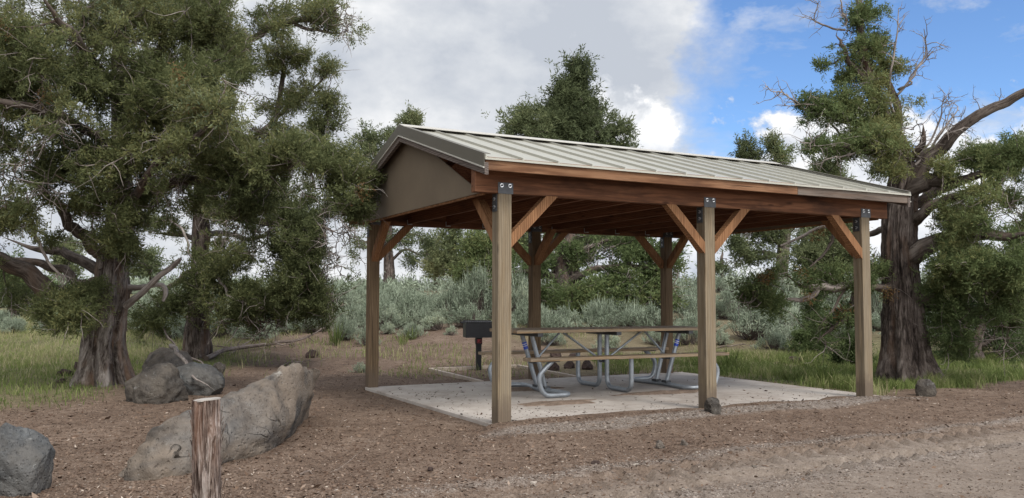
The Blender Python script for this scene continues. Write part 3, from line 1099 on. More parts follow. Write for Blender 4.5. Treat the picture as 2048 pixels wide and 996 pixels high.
ed = empty('ground_edging', uv2w(1.9, 4.3))
tag(ed, 'low pale timber edging laid in a square around the grill', 'edging')
P4 = [uv2w(1.74, 3.95), uv2w(1.98, 6.55), uv2w(3.62, 6.40), uv2w(3.36, 3.95)]
for a, b_ in zip(P4[:-1], P4[1:]):
    mb = MB()
    za, zb_ = float(gz(a[0], a[1])) + .01, float(gz(b_[0], b_[1])) + .01
    d_ = (b_ - a) / np.linalg.norm(b_ - a)
    mb.bar((a[0] + d_[0] * .03, a[1] + d_[1] * .03, za), (b_[0] - d_[0] * .03, b_[1] - d_[1] * .03, zb_), .06, .075)
    o = mb.build('edging_board', M['edging'], bevel=.006)
    o.parent = ed
    o.matrix_parent_inverse = Matrix.Translation(ed.location).inverted()

# ------------------------------------------------------------------ foliage machinery
def unit(a):
    return a / (np.linalg.norm(a, axis=-1, keepdims=True) + 1e-9)


def sprigs(mb, Pc, D, K, L, W, rng, tint, spread=.05, along=.8, loose=.6, mat=0, jit=.10):
    """K little leaf-sized faces round every tuft centre Pc with axis D"""
    n = len(Pc)
    idx = np.repeat(np.arange(n), K)
    N = len(idx)
    t = rng.random((N, 1))
    base = Pc[idx] + D[idx] * (t - .35) * along * 2 * L * 1.6 + rng.normal(size=(N, 3)) * spread
    d = unit(D[idx] * .65 + rng.normal(size=(N, 3)) * loose)
    s = unit(np.cross(d, rng.normal(size=(N, 3))))
    ln = L * (.55 + .9 * rng.random((N, 1))) * (.65 + .8 * rng.random((n, 1)))[idx]
    w = W * (.6 + .8 * rng.random((N, 1))) / 2
    V = np.stack([base, base + d * ln * .45 + s * w, base + d * ln, base + d * ln * .45 - s * w], 1).reshape(-1, 3)
    Fq = np.arange(N * 4).reshape(-1, 4)
    tt = np.clip(tint[idx] + rng.normal(size=N) * jit, 0, np.maximum(tint[idx], .92))
    mb.quads(V, Fq, mat, None, np.repeat(tt, 4), False)


def trunk_disp(flute, k, ridge, fr, seed, flare=0., flh=.5, twist=.5, groove=0.):
    rs = np.random.default_rng(seed)
    ph = rs.random(6) * 6.28

    def f(L, th, rr):
        a = th + twist * L
        d = flute * (np.sin(k * a + ph[0] + .6 * np.sin(1.3 * L + ph[1])) * .6 + np.sin((k * 2 - 1) * a + ph[2] + .8 * np.sin(2.1 * L)) * .4)
        cx, sx = np.cos(a), np.sin(a)
        wv = fbm(np.stack([L * .9 + seed, L * 0 + 2, a * 0], -1), 2) - .5
        gm = sstep(.42, .62, fbm(np.stack([cx * 1.1 + seed + 9, sx * 1.1, L * .55], -1), 2))
        for kk, p_ in ((k + 1, ph[4]), (2 * k + 1, ph[5])):
            d = d - groove * gm * np.exp(-(np.sin(kk * .5 * a + p_ + 3.2 * wv) / .22) ** 2) * (1 if kk < 2 * k else .5)
        n = fbm(np.stack([cx * fr + seed, sx * fr + 3, L * .9], -1), 4, .62) - .5
        n2 = fbm(np.stack([cx * fr * 3 + seed, sx * fr * 3 + 3, L * 1.6], -1), 3, .6) - .5
        fl = flare * np.exp(-L / flh) * (1 + .75 * np.sin(k * th + ph[3]) * .6 + .35 * np.sin((k + 3) * th + ph[4]))
        n3 = fbm(np.stack([cx * fr * 9 + seed, sx * fr * 9 + 3, L * 2.2], -1), 3, .65) - .5
        return rr * (d + ridge * (n * 1.5 + n2 + n3 * .95) + fl)
    return f


class Tree:
    """trunk and limbs from polylines, then boughs grown to every foliage target from the nearest wood"""

    def __init__(s, seed):
        s.rng = np.random.default_rng(seed)
        s.wood = MB()
        s.deads = []
        s.leaf = MB()
        s.np_, s.nr, s.main = [], [], []
        s.seed = seed
        s.sc = 1.0
        s.TP, s.TD = [], []

    def limb(s, pts, sub=6, sides=10, dead=False, wob=.03, disp=None, node=True, cap=True, taper=None):
        P = np.array([q[:3] for q in pts], float)
        r = np.array([q[3] for q in pts], float)
        Q = smooth_path(P, sub)
        rr = np.interp(np.linspace(0, len(P) - 1, len(Q)), np.arange(len(P)), r)
        if taper is None:
            taper = sides <= 10 and not dead
        if taper:
            rr = rr * np.clip((1 - np.linspace(0, 1, len(rr))) / .3, .12, 1)
        if wob:
            L = np.arange(len(Q))[:, None] * .37 + s.rng.random() * 30
            n = np.stack([fbm(np.concatenate([L + 9 * k, L * 0 + k, L * 0], 1), 2) - .5 for k in range(3)], -1)
            n = n - n[0]
            Q = Q + n * wob * 2.4
        if dead:
            s.deads.append(MB())
            if disp is None and sides >= 6:
                disp = trunk_disp(.07, 3, .34, 1.6, s.seed + len(s.deads), twist=1.5)
        (s.deads[-1] if dead else s.wood).tube(Q, rr, sides, 1 if (sides <= 10 and not dead) else 0, cap, None, disp)
        if node:
            s.np_.append(Q)
            s.nr.append(rr)
        return Q, rr

    def twig(s, p, d, L, r, dead=True, gnarl=.6):
        n = 5
        P = [p]
        d = unit(np.asarray(d, float))
        for k in range(n):
            d = unit(d + s.rng.normal(size=3) * gnarl * .45)
            P.append(P[-1] + d * L / n)
        (s.deads[-1] if dead else s.wood).tube(P, np.linspace(r, r * .25, n + 1), 4, 0 if dead else 2, False)
        return np.array(P)

    def grow(s, targets, tip_r=.004, droop=.12, dead_twigs=.5, rmax=.05):
        nodes = np.concatenate(s.np_)
        rad = np.concatenate(s.nr)
        cen = nodes.mean(0)
        # distance to the wood
        dist = np.array([np.min(((nodes - t) ** 2).sum(1)) for t in targets])
        order = np.argsort(dist)
        cap = len(nodes) + len(targets) * 6 + 10
        NB = np.zeros((cap, 3))
        NRd = np.zeros(cap)
        m = len(nodes)
        NB[:m] = nodes
        NRd[:m] = rad
        TP, TD = s.TP, s.TD
        for ti in order:
            t = targets[ti]
            dv = NB[:m] - t
            d2 = np.sqrt((dv ** 2).sum(1)) - .10 * np.minimum(NRd[:m], .1) / .1
            j = int(np.argmin(d2))
            a = NB[j]
            L = np.linalg.norm(t - a)
            if L < .03:
                TP.append(t)
                TD.append(unit(s.rng.normal(size=3) + [0, 0, .5]))
                continue
            n = 4
            f = np.linspace(0, 1, n + 1)[:, None]
            side = s.rng.normal(size=3)
            P = a + (t - a) * f + (side * .13 * L + np.array([0, 0, -droop * L])) * (np.sin(f * math.pi)) + s.rng.normal(size=(n + 1, 3)) * .035 * L * np.sin(f * math.pi)
            r0 = min(max(NRd[j] * .62, tip_r * 1.3), rmax, tip_r * 1.6 + .018 * L)
            r = np.linspace(r0, tip_r, n + 1)
            s.wood.tube(P, r, 5, 1, False)
            NB[m:m + n] = P[1:]
            NRd[m:m + n] = r[1:]
            m += n
            d = unit(P[-1] - P[-2])
            TP.append(t)
            TD.append(d)
            k = 1 if L < .45 * s.sc else 2
            for q in range(k):
                g = .45 + .5 * s.rng.random()
                TP.append(a + (t - a) * g + s.rng.normal(size=3) * .09 * s.sc)
                TD.append(unit(d + s.rng.normal(size=3) * .5))
            for _ in range(s.rng.poisson(dead_twigs)):
                g = P[s.rng.integers(1, n)]
                s.twig(g, d * .3 + s.rng.normal(size=3) + [0, 0, -.3], (.15 + .45 * s.rng.random()) * s.sc, .006 * s.sc, False)
        return

    def foliage(s, tufts=9, rad=.2, K=22, L=.075, W=.026, tint0=.5, tscale=.8, tamp=.9, up=.35, gap=.0, rust=.0, drop=None):
        P = np.asarray(s.TP)
        D = np.asarray(s.TD)
        n = len(P)
        idx = np.repeat(np.arange(n), tufts)
        N = len(idx)
        off = unit(s.rng.normal(size=(N, 3))) * rad * s.rng.random((N, 1)) ** .6 * (1 + 1.0 * (s.rng.random((N, 1)) < .16))
        off[:, 2] *= .75
        C = P[idx] + off
        if gap > 0:
            keep = fbm(C * 1.9 / s.sc + s.seed, 3) > gap
            C, idx, off = C[keep], idx[keep], off[keep]
            N = len(C)
        dd = unit(unit(off) * .9 + D[idx] * .5 + np.array([0, 0, up]) + s.rng.normal(size=(N, 3)) * .25)
        big = fbm(C * tscale / s.sc + 5.1 * s.seed, 3)
        per = s.rng.normal(size=n)[idx] * .07
        tint = np.clip(tint0 + (big - .5) * tamp + per, 0.02, .84)
        if rust:
            rm = fbm(C * 2.2 / s.sc + 31 + s.seed, 2) > (1 - rust)
            tint = np.where(rm, .99, tint)
        sprigs(s.leaf, C, dd, K, L, W, s.rng, tint, spread=L * .45)

    def build(s, name, loc, bark, leaf, label, cat='tree', group=None, dead='dead', branch='branch'):
        root = empty(name, loc)
        tag(root, label, cat, group)
        s.wood.build('trunk', [M[bark], M[branch], M[dead]], root, None)
        if s.leaf.V:
            s.leaf.build('crown', M[leaf], root, None)
        for mb in s.deads:
            mb.build('dead_branch', M[dead], root, None)
        for c in root.children:
            c.data.transform(Matrix.Translation(-root.location))
        return root


def px(*q):
    """(x, y, Y, r) in photo pixels and metres -> (X, Y, Z, r)"""
    return [(*at(a, b, Y), r) for a, b, Y, r in q]


SHR = .88


def blob_targets(rng, blobs, per=1.0, gapf=.0, gscale=1.3, seed=0, SHR=SHR):
    out = []
    for x, y, rx, ry, Y, rY, n in blobs:
        n = max(1, int(n * per))
        m = n * 4
        q = rng.normal(size=(m, 3))
        q = q / np.linalg.norm(q, axis=1, keepdims=True) * rng.random((m, 1)) ** .4
        P = np.array([at(x + a * rx * SHR, y + b_ * ry * SHR, Y + c * rY) for a, b_, c in q])
        if gapf:
            ok = (fbm(P * gscale + seed, 2) > gapf) | (rng.random(m) < .12)
            P = P[ok]
        out.append(P[:n])
    return np.concatenate(out)


# ------------------------------------------------------------------ left juniper (trunk in the open, fluted)
Yl = 12.1
T = Tree(21)
base = gpt(203, 768)
tr = px((203, 790, Yl, .30), (205, 740, Yl, .285), (208, 690, Yl, .275), (215, 640, Yl, .262), (224, 590, Yl, .245), (226, 540, Yl, .235), (232, 480, Yl, .21), (240, 400, Yl, .18), (245, 300, Yl, .16), (241, 180, Yl, .13), (238, 60, Yl, .10), (233, -80, Yl, .07), (228, -220, Yl, .03))
tr = [(*q[:3], q[3] * .88) for q in tr]
T.limb(tr[:7], 14, 180, wob=.0, disp=trunk_disp(.12, 5, .18, 1.5, 4, .75, .40, .35, .24))
T.limb(tr[5:], 7, 20, wob=.03, disp=trunk_disp(.06, 4, .12, 1.5, 5))
for l in (
    [(200, 605, Yl, .15), (165, 600, 12.0, .14), (125, 592, 11.9, .14), (75, 566, 11.7, .125), (15, 528, 11.5, .10), (-70, 495, 11.3, .08), (-170, 470, 11, .05)],
    [(205, 566, Yl, .08), (165, 565, 12.1, .06), (130, 545, 12.2, .06), (80, 530, 12.3, .055), (20, 523, 12.4, .04), (-60, 500, 12.5, .03)],
    [(210, 545, Yl, .09), (165, 528, 12.3, .075), (120, 510, 12.5, .065), (70, 498, 12.7, .05), (0, 470, 13, .03)],
    [(215, 520, Yl, .10), (185, 490, 12.0, .09), (155, 455, 11.8, .075), (125, 420, 11.6, .06), (80, 380, 11.3, .05), (10, 350, 11, .03)],
    [(240, 420, Yl, .10), (290, 385, 11.8, .085), (360, 360, 11.5, .07), (450, 345, 11.1, .055), (550, 325, 10.7, .045), (640, 330, 10.5, .035), (710, 350, 10.35, .02)],
    [(243, 340, Yl, .08), (290, 260, 11.6, .07), (330, 200, 11.2, .055), (390, 150, 10.8, .045), (470, 90, 10.6, .03)],
    [(244, 310, Yl, .08), (180, 270, 11.5, .065), (100, 230, 10.8, .05), (0, 200, 10.2, .04), (-90, 170, 9.8, .02)],
    [(242, 220, Yl, .08), (220, 160, 11.4, .06), (170, 90, 10.6, .05), (110, 20, 10, .035), (40, -60, 9.6, .02)],
    [(241, 200, Yl, .07), (300, 120, 12.4, .06), (370, 50, 12.8, .045), (440, -20, 13, .03)],
    [(238, 430, Yl, .07), (260, 400, 11.2, .06), (310, 330, 10.4, .045), (400, 260, 9.9, .035), (470, 210, 9.7, .02)],
    [(241, 380, Yl, .06), (230, 360, 13, .055), (260, 320, 14, .045), (330, 280, 14.7, .03)],
    [(225, 520, Yl, .05), (215, 500, 11.5, .045), (225, 480, 11.1, .03)],
    [(200, 600, Yl, .05), (170, 600, 11.7, .045), (140, 598, 11.4, .03)],
    [(240, 100, Yl, .06), (180, 40, 12.8, .05), (90, -30, 13.2, .03)],
    [(238, 60, Yl, .06), (300, -20, 11.5, .04), (380, -90, 11, .03)],
):
    T.limb(px(*l), 6, 10, wob=.05, disp=trunk_disp(.03, 3, .12, 1.2, 7))
# grey dead limbs on the right of the trunk
T.limb(px((252, 612, 11.95, .055), (275, 592, 11.8, .045), (310, 560, 11.6, .042), (345, 530, 11.5, .036), (362, 518, 11.45, .02)), 5, 8, dead=True, wob=.02, node=False)
T.limb(px((254, 575, 12.1, .05), (285, 574, 12.1, .036), (315, 568, 12.1, .034), (329, 572, 12.1, .036), (331, 588, 12.1, .036), (326, 602, 12.1, .02)), 5, 8, dead=True, wob=.01, node=False)
T.limb(px((150, 560, 11.5, .012), (118, 545, 11.3, .016), (100, 520, 11.3, .018), (78, 480, 11.3, .022), (65, 440, 11.2, .02)), 5, 6, dead=True, wob=.03, node=False)
for q in range(9):
    a = at(110 + 4 * q, 548 + q, 11.3)
    T.twig(a, [T.rng.normal() * .5, 0, -1], .15 + .15 * T.rng.random(), .008)
bl = [
    (70, 70, 130, 110, 10.6, 1.2, 46), (40, 220, 110, 100, 10.4, 1.2, 46), (190, 70, 110, 90, 11, 1.2, 38), (150, 200, 110, 100, 11, 1.2, 46),
    (290, 120, 100, 100, 11.6, 1.2, 40), (60, 350, 120, 75, 10.8, 1.1, 40), (200, 320, 100, 90, 11, 1.2, 44), (320, 260, 110, 100, 10.6, 1.1, 50),
    (420, 200, 95, 100, 10.6, 1.1, 44), (430, 80, 80, 90, 11.6, 1.2, 34), (370, 20, 100, 60, 12, 1.3, 28), (20, 430, 70, 45, 11, .8, 16),
    (230, 498, 62, 34, 11.3, .4, 18), (145, 618, 66, 40, 11.2, .35, 20), (175, 590, 40, 22, 11.3, .3, 9), (250, 430, 70, 45, 11.2, .7, 18),
    (350, 370, 100, 60, 11, .9, 34), (470, 300, 95, 75, 10.8, .9, 40), (560, 325, 85, 50, 10.7, .6, 28), (640, 325, 60, 38, 10.5, .45, 18),
    (700, 352, 45, 32, 10.35, .3, 14), (722, 405, 28, 32, 10.3, .2, 10), (600, 300, 60, 40, 10.7, .5, 16), (480, 400, 80, 50, 11, .8, 20),
    (40, 590, 60, 22, 13, .8, 10), (-60, 480, 60, 100, 11, 1, 16), (-80, 250, 80, 150, 10.5, 1.2, 20), (130, -90, 220, 80, 11.3, 1.6, 34),
    (150, 430, 60, 40, 11.4, .6, 14), (390, -60, 130, 60, 12, 1.3, 20), (110, 470, 30, 20, 11.4, .4, 4), (260, 20, 60, 60, 11.3, .8, 18), (340, 180, 90, 70, 11, 1, 26),
]
T.grow(blob_targets(T.rng, bl, 1.3, .44, 1.3, 3), .005, .12, 1.6)
T.foliage(10, .15, 27, .047, .0138, .54, .55, 1.25, .3, .42, .0)
# a few rust-brown dead sprays
sv = (T.TP, T.TD)
for (x, y, Y, n) in ((400, 218, 9.9, 3), (95, 195, 9.9, 3), (8, 60, 9.8, 4), (728, 383, 10.1, 3), (360, 150, 10, 2)):
    C = np.array([at(x + T.rng.normal() * 7, y + T.rng.normal() * 7, Y) for _ in range(n)])
    sprigs(T.leaf, C, unit(T.rng.normal(size=C.shape)), 34, .05, .013, T.rng, np.full(n, .99), .05, jit=.02)
T.build('juniper_tree', base, 'barkL', 'leafL', 'broad old juniper with fluted grey trunk left of the boulders')

# ------------------------------------------------------------------ second juniper behind it
T = Tree(34)
Y2 = 16.6
base = gpt(392, 722)
tr = px((391, 740, Y2, .30), (392, 700, Y2, .29), (395, 640, Y2, .25), (398, 580, Y2, .22), (400, 500, Y2, .20), (404, 400, Y2, .18), (408, 280, Y2, .15), (414, 150, Y2, .12), (420, 20, Y2, .09), (426, -120, Y2, .05), (430, -240, Y2, .02))
tr = [(*q[:3], q[3] * .80) for q in tr]
T.limb(tr[:6], 10, 96, wob=.02, disp=trunk_disp(.07, 5, .18, 1.5, 9, .38, .4, .5, .16))
T.limb(tr[4:], 6, 14, wob=.03)
for l in (
    [(400, 420, Y2, .09), (470, 425, 16, .08), (550, 440, 15.4, .06), (640, 450, 14.9, .04), (690, 465, 14.6, .02)],
    [(402, 380, Y2, .09), (480, 360, 16.4, .075), (570, 335, 16.2, .06), (640, 330, 16, .04)],
    [(404, 330, Y2, .08), (490, 300, 17, .07), (545, 240, 17.2, .06), (562, 170, 17.2, .05), (567, 90, 17.2, .04), (570, 10, 17.2, .03), (572, -60, 17.2, .012)],
    [(545, 240, 17.2, .04), (600, 200, 17, .03), (650, 150, 16.8, .018), (668, 125, 16.8, .01)],
    [(570, 300, 16.3, .04), (630, 280, 16, .03), (655, 230, 15.9, .022), (664, 180, 15.8, .012), (667, 140, 15.8, .006)],
    [(412, 180, Y2, .08), (470, 110, 16, .07), (530, 60, 15.6, .06), (590, 48, 15.3, .05), (650, 30, 15.1, .04), (700, 10, 15, .02)],
    [(590, 48, 15.3, .035), (640, 62, 15.2, .028), (690, 70, 15.1, .015)],
    [(398, 540, Y2, .06), (350, 560, 16.2, .05), (320, 600, 15.8, .03), (310, 640, 15.6, .02)],
    [(398, 560, Y2, .07), (450, 580, 16, .06), (520, 600, 15.5, .045), (590, 590, 15.2, .03), (650, 600, 15, .015)],
    [(396, 600, Y2, .05), (440, 620, 15.6, .045), (500, 640, 15.2, .035), (560, 655, 15, .02)],
    [(402, 460, Y2, .07), (440, 470, 18, .06), (500, 480, 19, .045), (570, 470, 19.6, .02)],
    [(402, 480, Y2, .06), (360, 470, 17.2, .05), (300, 460, 17.6, .03)],
    [(410, 220, Y2, .06), (360, 170, 17.4, .05), (310, 110, 18, .03)],
):
    T.limb(px(*l), 6, 9, wob=.06)
for l in (
    [(400, 520, 16.3, .03), (430, 545, 15.6, .028), (450, 580, 15.2, .024), (480, 600, 15, .016), (500, 612, 14.9, .008)],
    [(405, 560, 16.3, .035), (440, 590, 15.6, .03), (480, 588, 15.3, .025), (500, 580, 15.2, .012)],
    [(340, 440, 16.2, .02), (370, 470, 15.8, .022), (380, 510, 15.6, .018), (400, 545, 15.5, .01)],
    [(280, 610, 15.8, .01), (320, 650, 15.5, .014), (345, 690, 15.3, .018), (375, 715, 15.2, .02), (420, 740, 15, .016)],
):
    T.limb(px(*l), 6, 6, dead=True, wob=.06, node=False)
bl = [
    (490, 480, 110, 60, 15.6, 1.4, 40), (600, 500, 80, 60, 15.2, 1.1, 40), (655, 470, 55, 65, 14.8, .7, 28), (420, 530, 70, 45, 15.8, 1, 14),
    (320, 640, 40, 34, 15.6, .6, 12), (450, 600, 80, 34, 15.6, .9, 18), (560, 590, 80, 36, 15.2, .8, 30), (640, 590, 45, 30, 15, .5, 16),
    (600, 560, 80, 46, 15.2, .9, 34), (560, 620, 80, 30, 15.1, .6, 24), (640, 610, 40, 34, 15, .4, 14), (400, 560, 50, 30, 15.4, .5, 12), (340, 600, 60, 40, 15.6, .6, 14), (655, 540, 42, 46, 14.9, .6, 18), (520, 600, 60, 36, 15.3, .8, 18), (560, 440, 90, 40, 15.4, 1, 26), (520, 655, 60, 24, 15, .5, 14), (470, 640, 60, 24, 15.2, .6, 8),
    (560, 90, 30, 80, 17.2, .5, 16), (550, 200, 30, 50, 17.2, .5, 10), (600, 130, 25, 40, 17.1, .4, 7), (650, 24, 62, 36, 15.1, .6, 30), (695, 55, 26, 34, 15.05, .3, 13), (560, 30, 60, 40, 15.5, .6, 18),
    (600, 195, 50, 34, 17, .6, 14), (652, 145, 20, 22, 16.8, .25, 7), (640, 265, 24, 36, 15.95, .3, 9), (658, 200, 10, 50, 15.85, .15, 10),
    (540, 270, 60, 40, 16.8, .8, 22), (610, 300, 60, 34, 16.2, .7, 22), (480, 130, 60, 70, 16, 1.2, 24), (450, 250, 70, 60, 16.4, 1.4, 22),
    (400, 330, 80, 60, 17, 1.6, 22), (560, 380, 90, 50, 16, 1.2, 34), (660, 400, 50, 50, 15.6, .8, 22), (430, 420, 70, 40, 16.8, 1.5, 16), (320, 450, 60, 40, 17.4, 1, 12),
    (430, -80, 110, 60, 16.6, 1.4, 22), (620, -60, 80, 40, 15.4, .8, 10), (300, 120, 50, 60, 17.8, .8, 14), (690, 440, 28, 60, 15, .4, 12),
]
T.sc = 1.15
T.grow(blob_targets(T.rng, bl, 1.25, .42, 1.2, 5), .006, .13, 1.3)
T.foliage(9, .19, 23, .060, .0165, .54, .5, 1.2, .25, .45, .0)
T.build('juniper_tree', base, 'barkR', 'leafL', 'slimmer shaggy juniper standing behind the boulders with drooping boughs')

# ------------------------------------------------------------------ big right juniper
T = Tree(55)
Yr = 12.75
base = gpt(1815, 765)
tr = px((1816, 790, Yr, .37), (1813, 740, Yr, .36), (1810, 690, Yr, .345), (1807, 640, Yr, .325), (1804, 580, Yr, .295), (1800, 520, Yr, .27), (1798, 460, Yr, .26), (1802, 400, Yr, .25), (1808, 355, Yr, .22), (1806, 320, Yr, .17), (1795, 280, Yr, .14), (1765, 230, Yr, .115), (1742, 180, Yr, .10), (1728, 110, Yr, .08), (1720, 40, Yr, .06), (1716, -30, Yr, .045), (1712, -110, Yr, .02))
tr = [(*q[:3], q[3] * .86) for q in tr]
T.limb(tr[:9], 13, 180, wob=.0, disp=trunk_disp(.09, 6, .22, 1.7, 12, .85, .38, -.25, .22))
T.limb(tr[7:], 6, 16, wob=.02, disp=trunk_disp(.05, 4, .12, 1.5, 13))
for l in (
    [(1810, 385, Yr, .17), (1838, 345, 12.6, .13), (1875, 300, 12.5, .098), (1930, 250, 12.35, .078), (1985, 213, 12.2, .068), (2050, 184, 12.05, .058), (2150, 160, 11.8, .05), (2300, 130, 11.5, .04)],
    [(1808, 400, Yr, .13), (1840, 365, 12.5, .12), (1870, 356, 12.4, .10), (1905, 366, 12.3, .07), (1960, 345, 12.1, .055), (2040, 330, 11.9, .04), (2120, 325, 11.7, .02)],
    [(1812, 425, Yr, .10), (1845, 395, 12.9, .09), (1890, 370, 13, .075), (1950, 350, 13.1, .05), (2020, 330, 13.2, .03)],
    [(1815, 450, Yr, .10), (1850, 425, 12.4, .08), (1890, 400, 12.2, .065), (1940, 390, 12, .05), (2010, 400, 11.8, .03)],
    [(1812, 520, Yr, .16), (1850, 497, 12.5, .14), (1900, 478, 12.3, .11), (1960, 474, 12, .085), (2030, 470, 11.7, .06), (2110, 460, 11.4, .03)],
    [(1818, 610, Yr, .10), (1870, 596, 12.4, .075), (1915, 588, 12.2, .06), (1980, 575, 12, .05), (2060, 565, 11.8, .03)],
    [(1818, 625, Yr, .08), (1880, 612, 12.6, .06), (1960, 616, 12.6, .05), (2060, 622, 12.6, .04)],
    [(1800, 300, Yr, .08), (1750, 300, 12.4, .065), (1690, 290, 12.2, .05), (1630, 300, 12.1, .03)],
    [(1770, 235, Yr, .06), (1700, 240, 12.8, .05), (1650, 225, 12.9, .035), (1600, 215, 13, .02)],
    [(1795, 285, Yr, .07), (1790, 220, 12.9, .055), (1770, 170, 12.9, .045), (1758, 110, 12.8, .03), (1750, 60, 12.8, .015)],
    [(1740, 175, Yr, .05), (1700, 130, 12.6, .04), (1680, 90, 12.5, .03), (1672, 50, 12.5, .015)],
    [(1806, 330, Yr, .07), (1840, 290, 12.3, .05), (1845, 250, 12.2, .03)],
    [(1798, 470, Yr, .07), (1775, 460, 13.4, .06), (1740, 470, 14, .05), (1690, 480, 14.6, .03)],
    [(1790, 570, Yr, .06), (1755, 575, 12.3, .05), (1735, 580, 12.1, .03)],
):
    T.limb(px(*l), 6, 10, wob=.045, disp=trunk_disp(.03, 3, .14, 1.2, 7))
# silver dead limb on the left with its hanging twig
l = T.limb(px((1800, 577, 12.85, .075), (1755, 571, 12.72, .066), (1715, 566, 12.45, .064), (1670, 570, 12.25, .065), (1635, 573, 12.2, .05), (1600, 568, 12.15, .03)), 6, 10, dead=True, wob=.03)
T.limb(px((1640, 574, 12.2, .045), (1618, 594, 12.15, .036), (1590, 599, 12.1, .03), (1550, 600, 12.05, .022), (1520, 595, 12, .012)), 5, 8, dead=True, wob=.02)
T.limb(px((1712, 568, 12.35, .05), (1708, 610, 12.3, .05), (1690, 640, 12.25, .04), (1660, 660, 12.2, .03), (1630, 690, 12.15, .015)), 5, 8, wob=.03)
T.limb(px((1690, 580, 12.3, .02), (1660, 620, 12.2, .018), (1630, 665, 12.1, .01)), 5, 6, wob=.03)
T.limb(px((1700, 470, 13.2, .02), (1650, 455, 13, .028), (1600, 475, 12.9, .024), (1560, 492, 12.8, .012)), 5, 6, dead=True, wob=.02, node=False)
T.limb(px((1672, 455, 13, .03), (1660, 490, 12.9, .024), (1632, 525, 12.8, .016), (1608, 545, 12.8, .008)), 5, 6, wob=.04, node=False)
# bare grey twigs against the sky
def bare(p0, p1, Y, r, n, L):
    a, b_ = at(*p0, Y), at(*p1, Y - .2)
    mid = (a + b_) / 2 + T.rng.normal(size=3) * .12
    Q, _ = T.limb([(*a, r), (*mid, r * .75), (*b_, r * .25)], 6, 5, dead=True, wob=.07, node=False)
    ax = unit(b_ - a)
    for k in range(n):
        q = Q[T.rng.integers(2, len(Q))]
        P = T.twig(q, ax * .8 + T.rng.normal(size=3) * .6, L * (.4 + .8 * T.rng.random()), r * .4, True, .7)
        for z in range(2):
            T.twig(P[T.rng.integers(1, 5)], ax * .5 + T.rng.normal(size=3), L * .4, r * .25, True, .7)


bare((1790, 230), (1802, 25), 12.7, .022, 9, .35)
bare((1795, 190), (1845, 60), 12.8, .020, 9, .4)
bare((1800, 180), (1850, 110), 12.8, .020, 9, .4)
bare((1690, 240), (1540, 180), 12.6, .022, 12, .4)
bare((1680, 270), (1580, 215), 12.7, .018, 10, .4)
bare((1690, 60), (1625, 2), 12.6, .018, 10, .35)
bare((1690, 50), (1668, -20), 12.6, .018, 8, .3)
bare((1830, 330), (1915, 215), 12.5, .022, 14, .45)
bare((1830, 320), (1885, 205), 12.6, .018, 12, .4)
bare((1850, 310), (1925, 260), 12.6, .016, 10, .4)
bare((1690, 300), (1610, 290), 12.3, .018, 10, .4)
bare((1985, 212), (1995, 185), 12.2, .012, 4, .25)
bare((1960, 228), (1945, 205), 12.2, .012, 4, .25)
bare((1745, 300), (1640, 330), 12.2, .016, 10, .4)
bl = [
    (1722, 25, 38, 40, 12.7, .3, 17), (1700, 85, 44, 40, 12.6, .35, 17), (1752, 95, 40, 35, 12.75, .3, 13), (1722, 150, 62, 45, 12.7, .5, 30), (1690, 215, 62, 48, 12.6, .5, 28),
    (1770, 225, 55, 48, 12.7, .45, 22), (1645, 130, 16, 14, 12.6, .15, 4), (1608, 225, 34, 42, 12.7, .3, 9), (1630, 285, 48, 28, 12.2, .35, 13), (1735, 280, 75, 48, 12.4, .6, 34),
    (1800, 285, 48, 45, 12.3, .5, 24), (1842, 255, 22, 34, 12.2, .25, 9), (1785, 335, 48, 26, 12.2, .4, 14), (1792, 130, 16, 22, 12.8, .2, 5), (1690, 310, 50, 24, 12.5, .4, 10), (1650, 340, 22, 12, 12.5, .3, 4),
    (1960, 318, 70, 26, 12.1, .5, 24), (2030, 305, 50, 32, 11.9, .5, 20), (1885, 335, 26, 16, 12.3, .3, 8), (1990, 400, 90, 40, 11.9, .7, 40), (1905, 440, 40, 30, 12.2, .4, 14), (1950, 450, 80, 40, 11.9, .6, 30),
    (1945, 525, 95, 42, 11.9, .6, 50), (2030, 540, 60, 60, 11.7, .6, 32), (1895, 545, 36, 34, 12.2, .4, 13), (1900, 610, 50, 30, 12.3, .4, 13), (2000, 620, 60, 46, 12.2, .6, 20), 
    (2110, 400, 60, 160, 11.6, .7, 26), (1980, 560, 90, 40, 11.9, .5, 22), (2010, 450, 90, 50, 11.8, .6, 18), (1920, 500, 70, 40, 12, .5, 16), (2020, 350, 70, 34, 11.9, .5, 10), (1960, 650, 80, 40, 12.2, .5, 10), (1900, 570, 50, 30, 12.2, .35, 14), (2030, 620, 50, 60, 12, .5, 20), (1920, 690, 55, 40, 12.3, .5, 12), (2010, 700, 55, 45, 12.3, .6, 13), (1880, 650, 24, 30, 12.3, .3, 6),
    (1500, 590, 38, 36, 12.0, .4, 24), (1535, 562, 34, 18, 12.1, .3, 12), (1590, 556, 46, 15, 12.2, .3, 13), (1660, 552, 46, 18, 12.3, .3, 14), (1560, 600, 40, 18, 12.05, .3, 8), (1470, 575, 14, 20, 12, .2, 4),
    (1695, 625, 24, 36, 12.3, .25, 9), (1650, 640, 34, 24, 12.2, .25, 7), (1733, 575, 22, 36, 12.2, .3, 10), (1750, 540, 30, 26, 12.6, .4, 9), (1660, 690, 30, 26, 12.2, .25, 6),
]
T.grow(blob_targets(T.rng, bl, 1.15, .46, 1.9, 6, .76), .005, .08, .8)
T.foliage(9, .125, 23, .045, .0140, .56, .6, 1.1, .5, .43, .0)
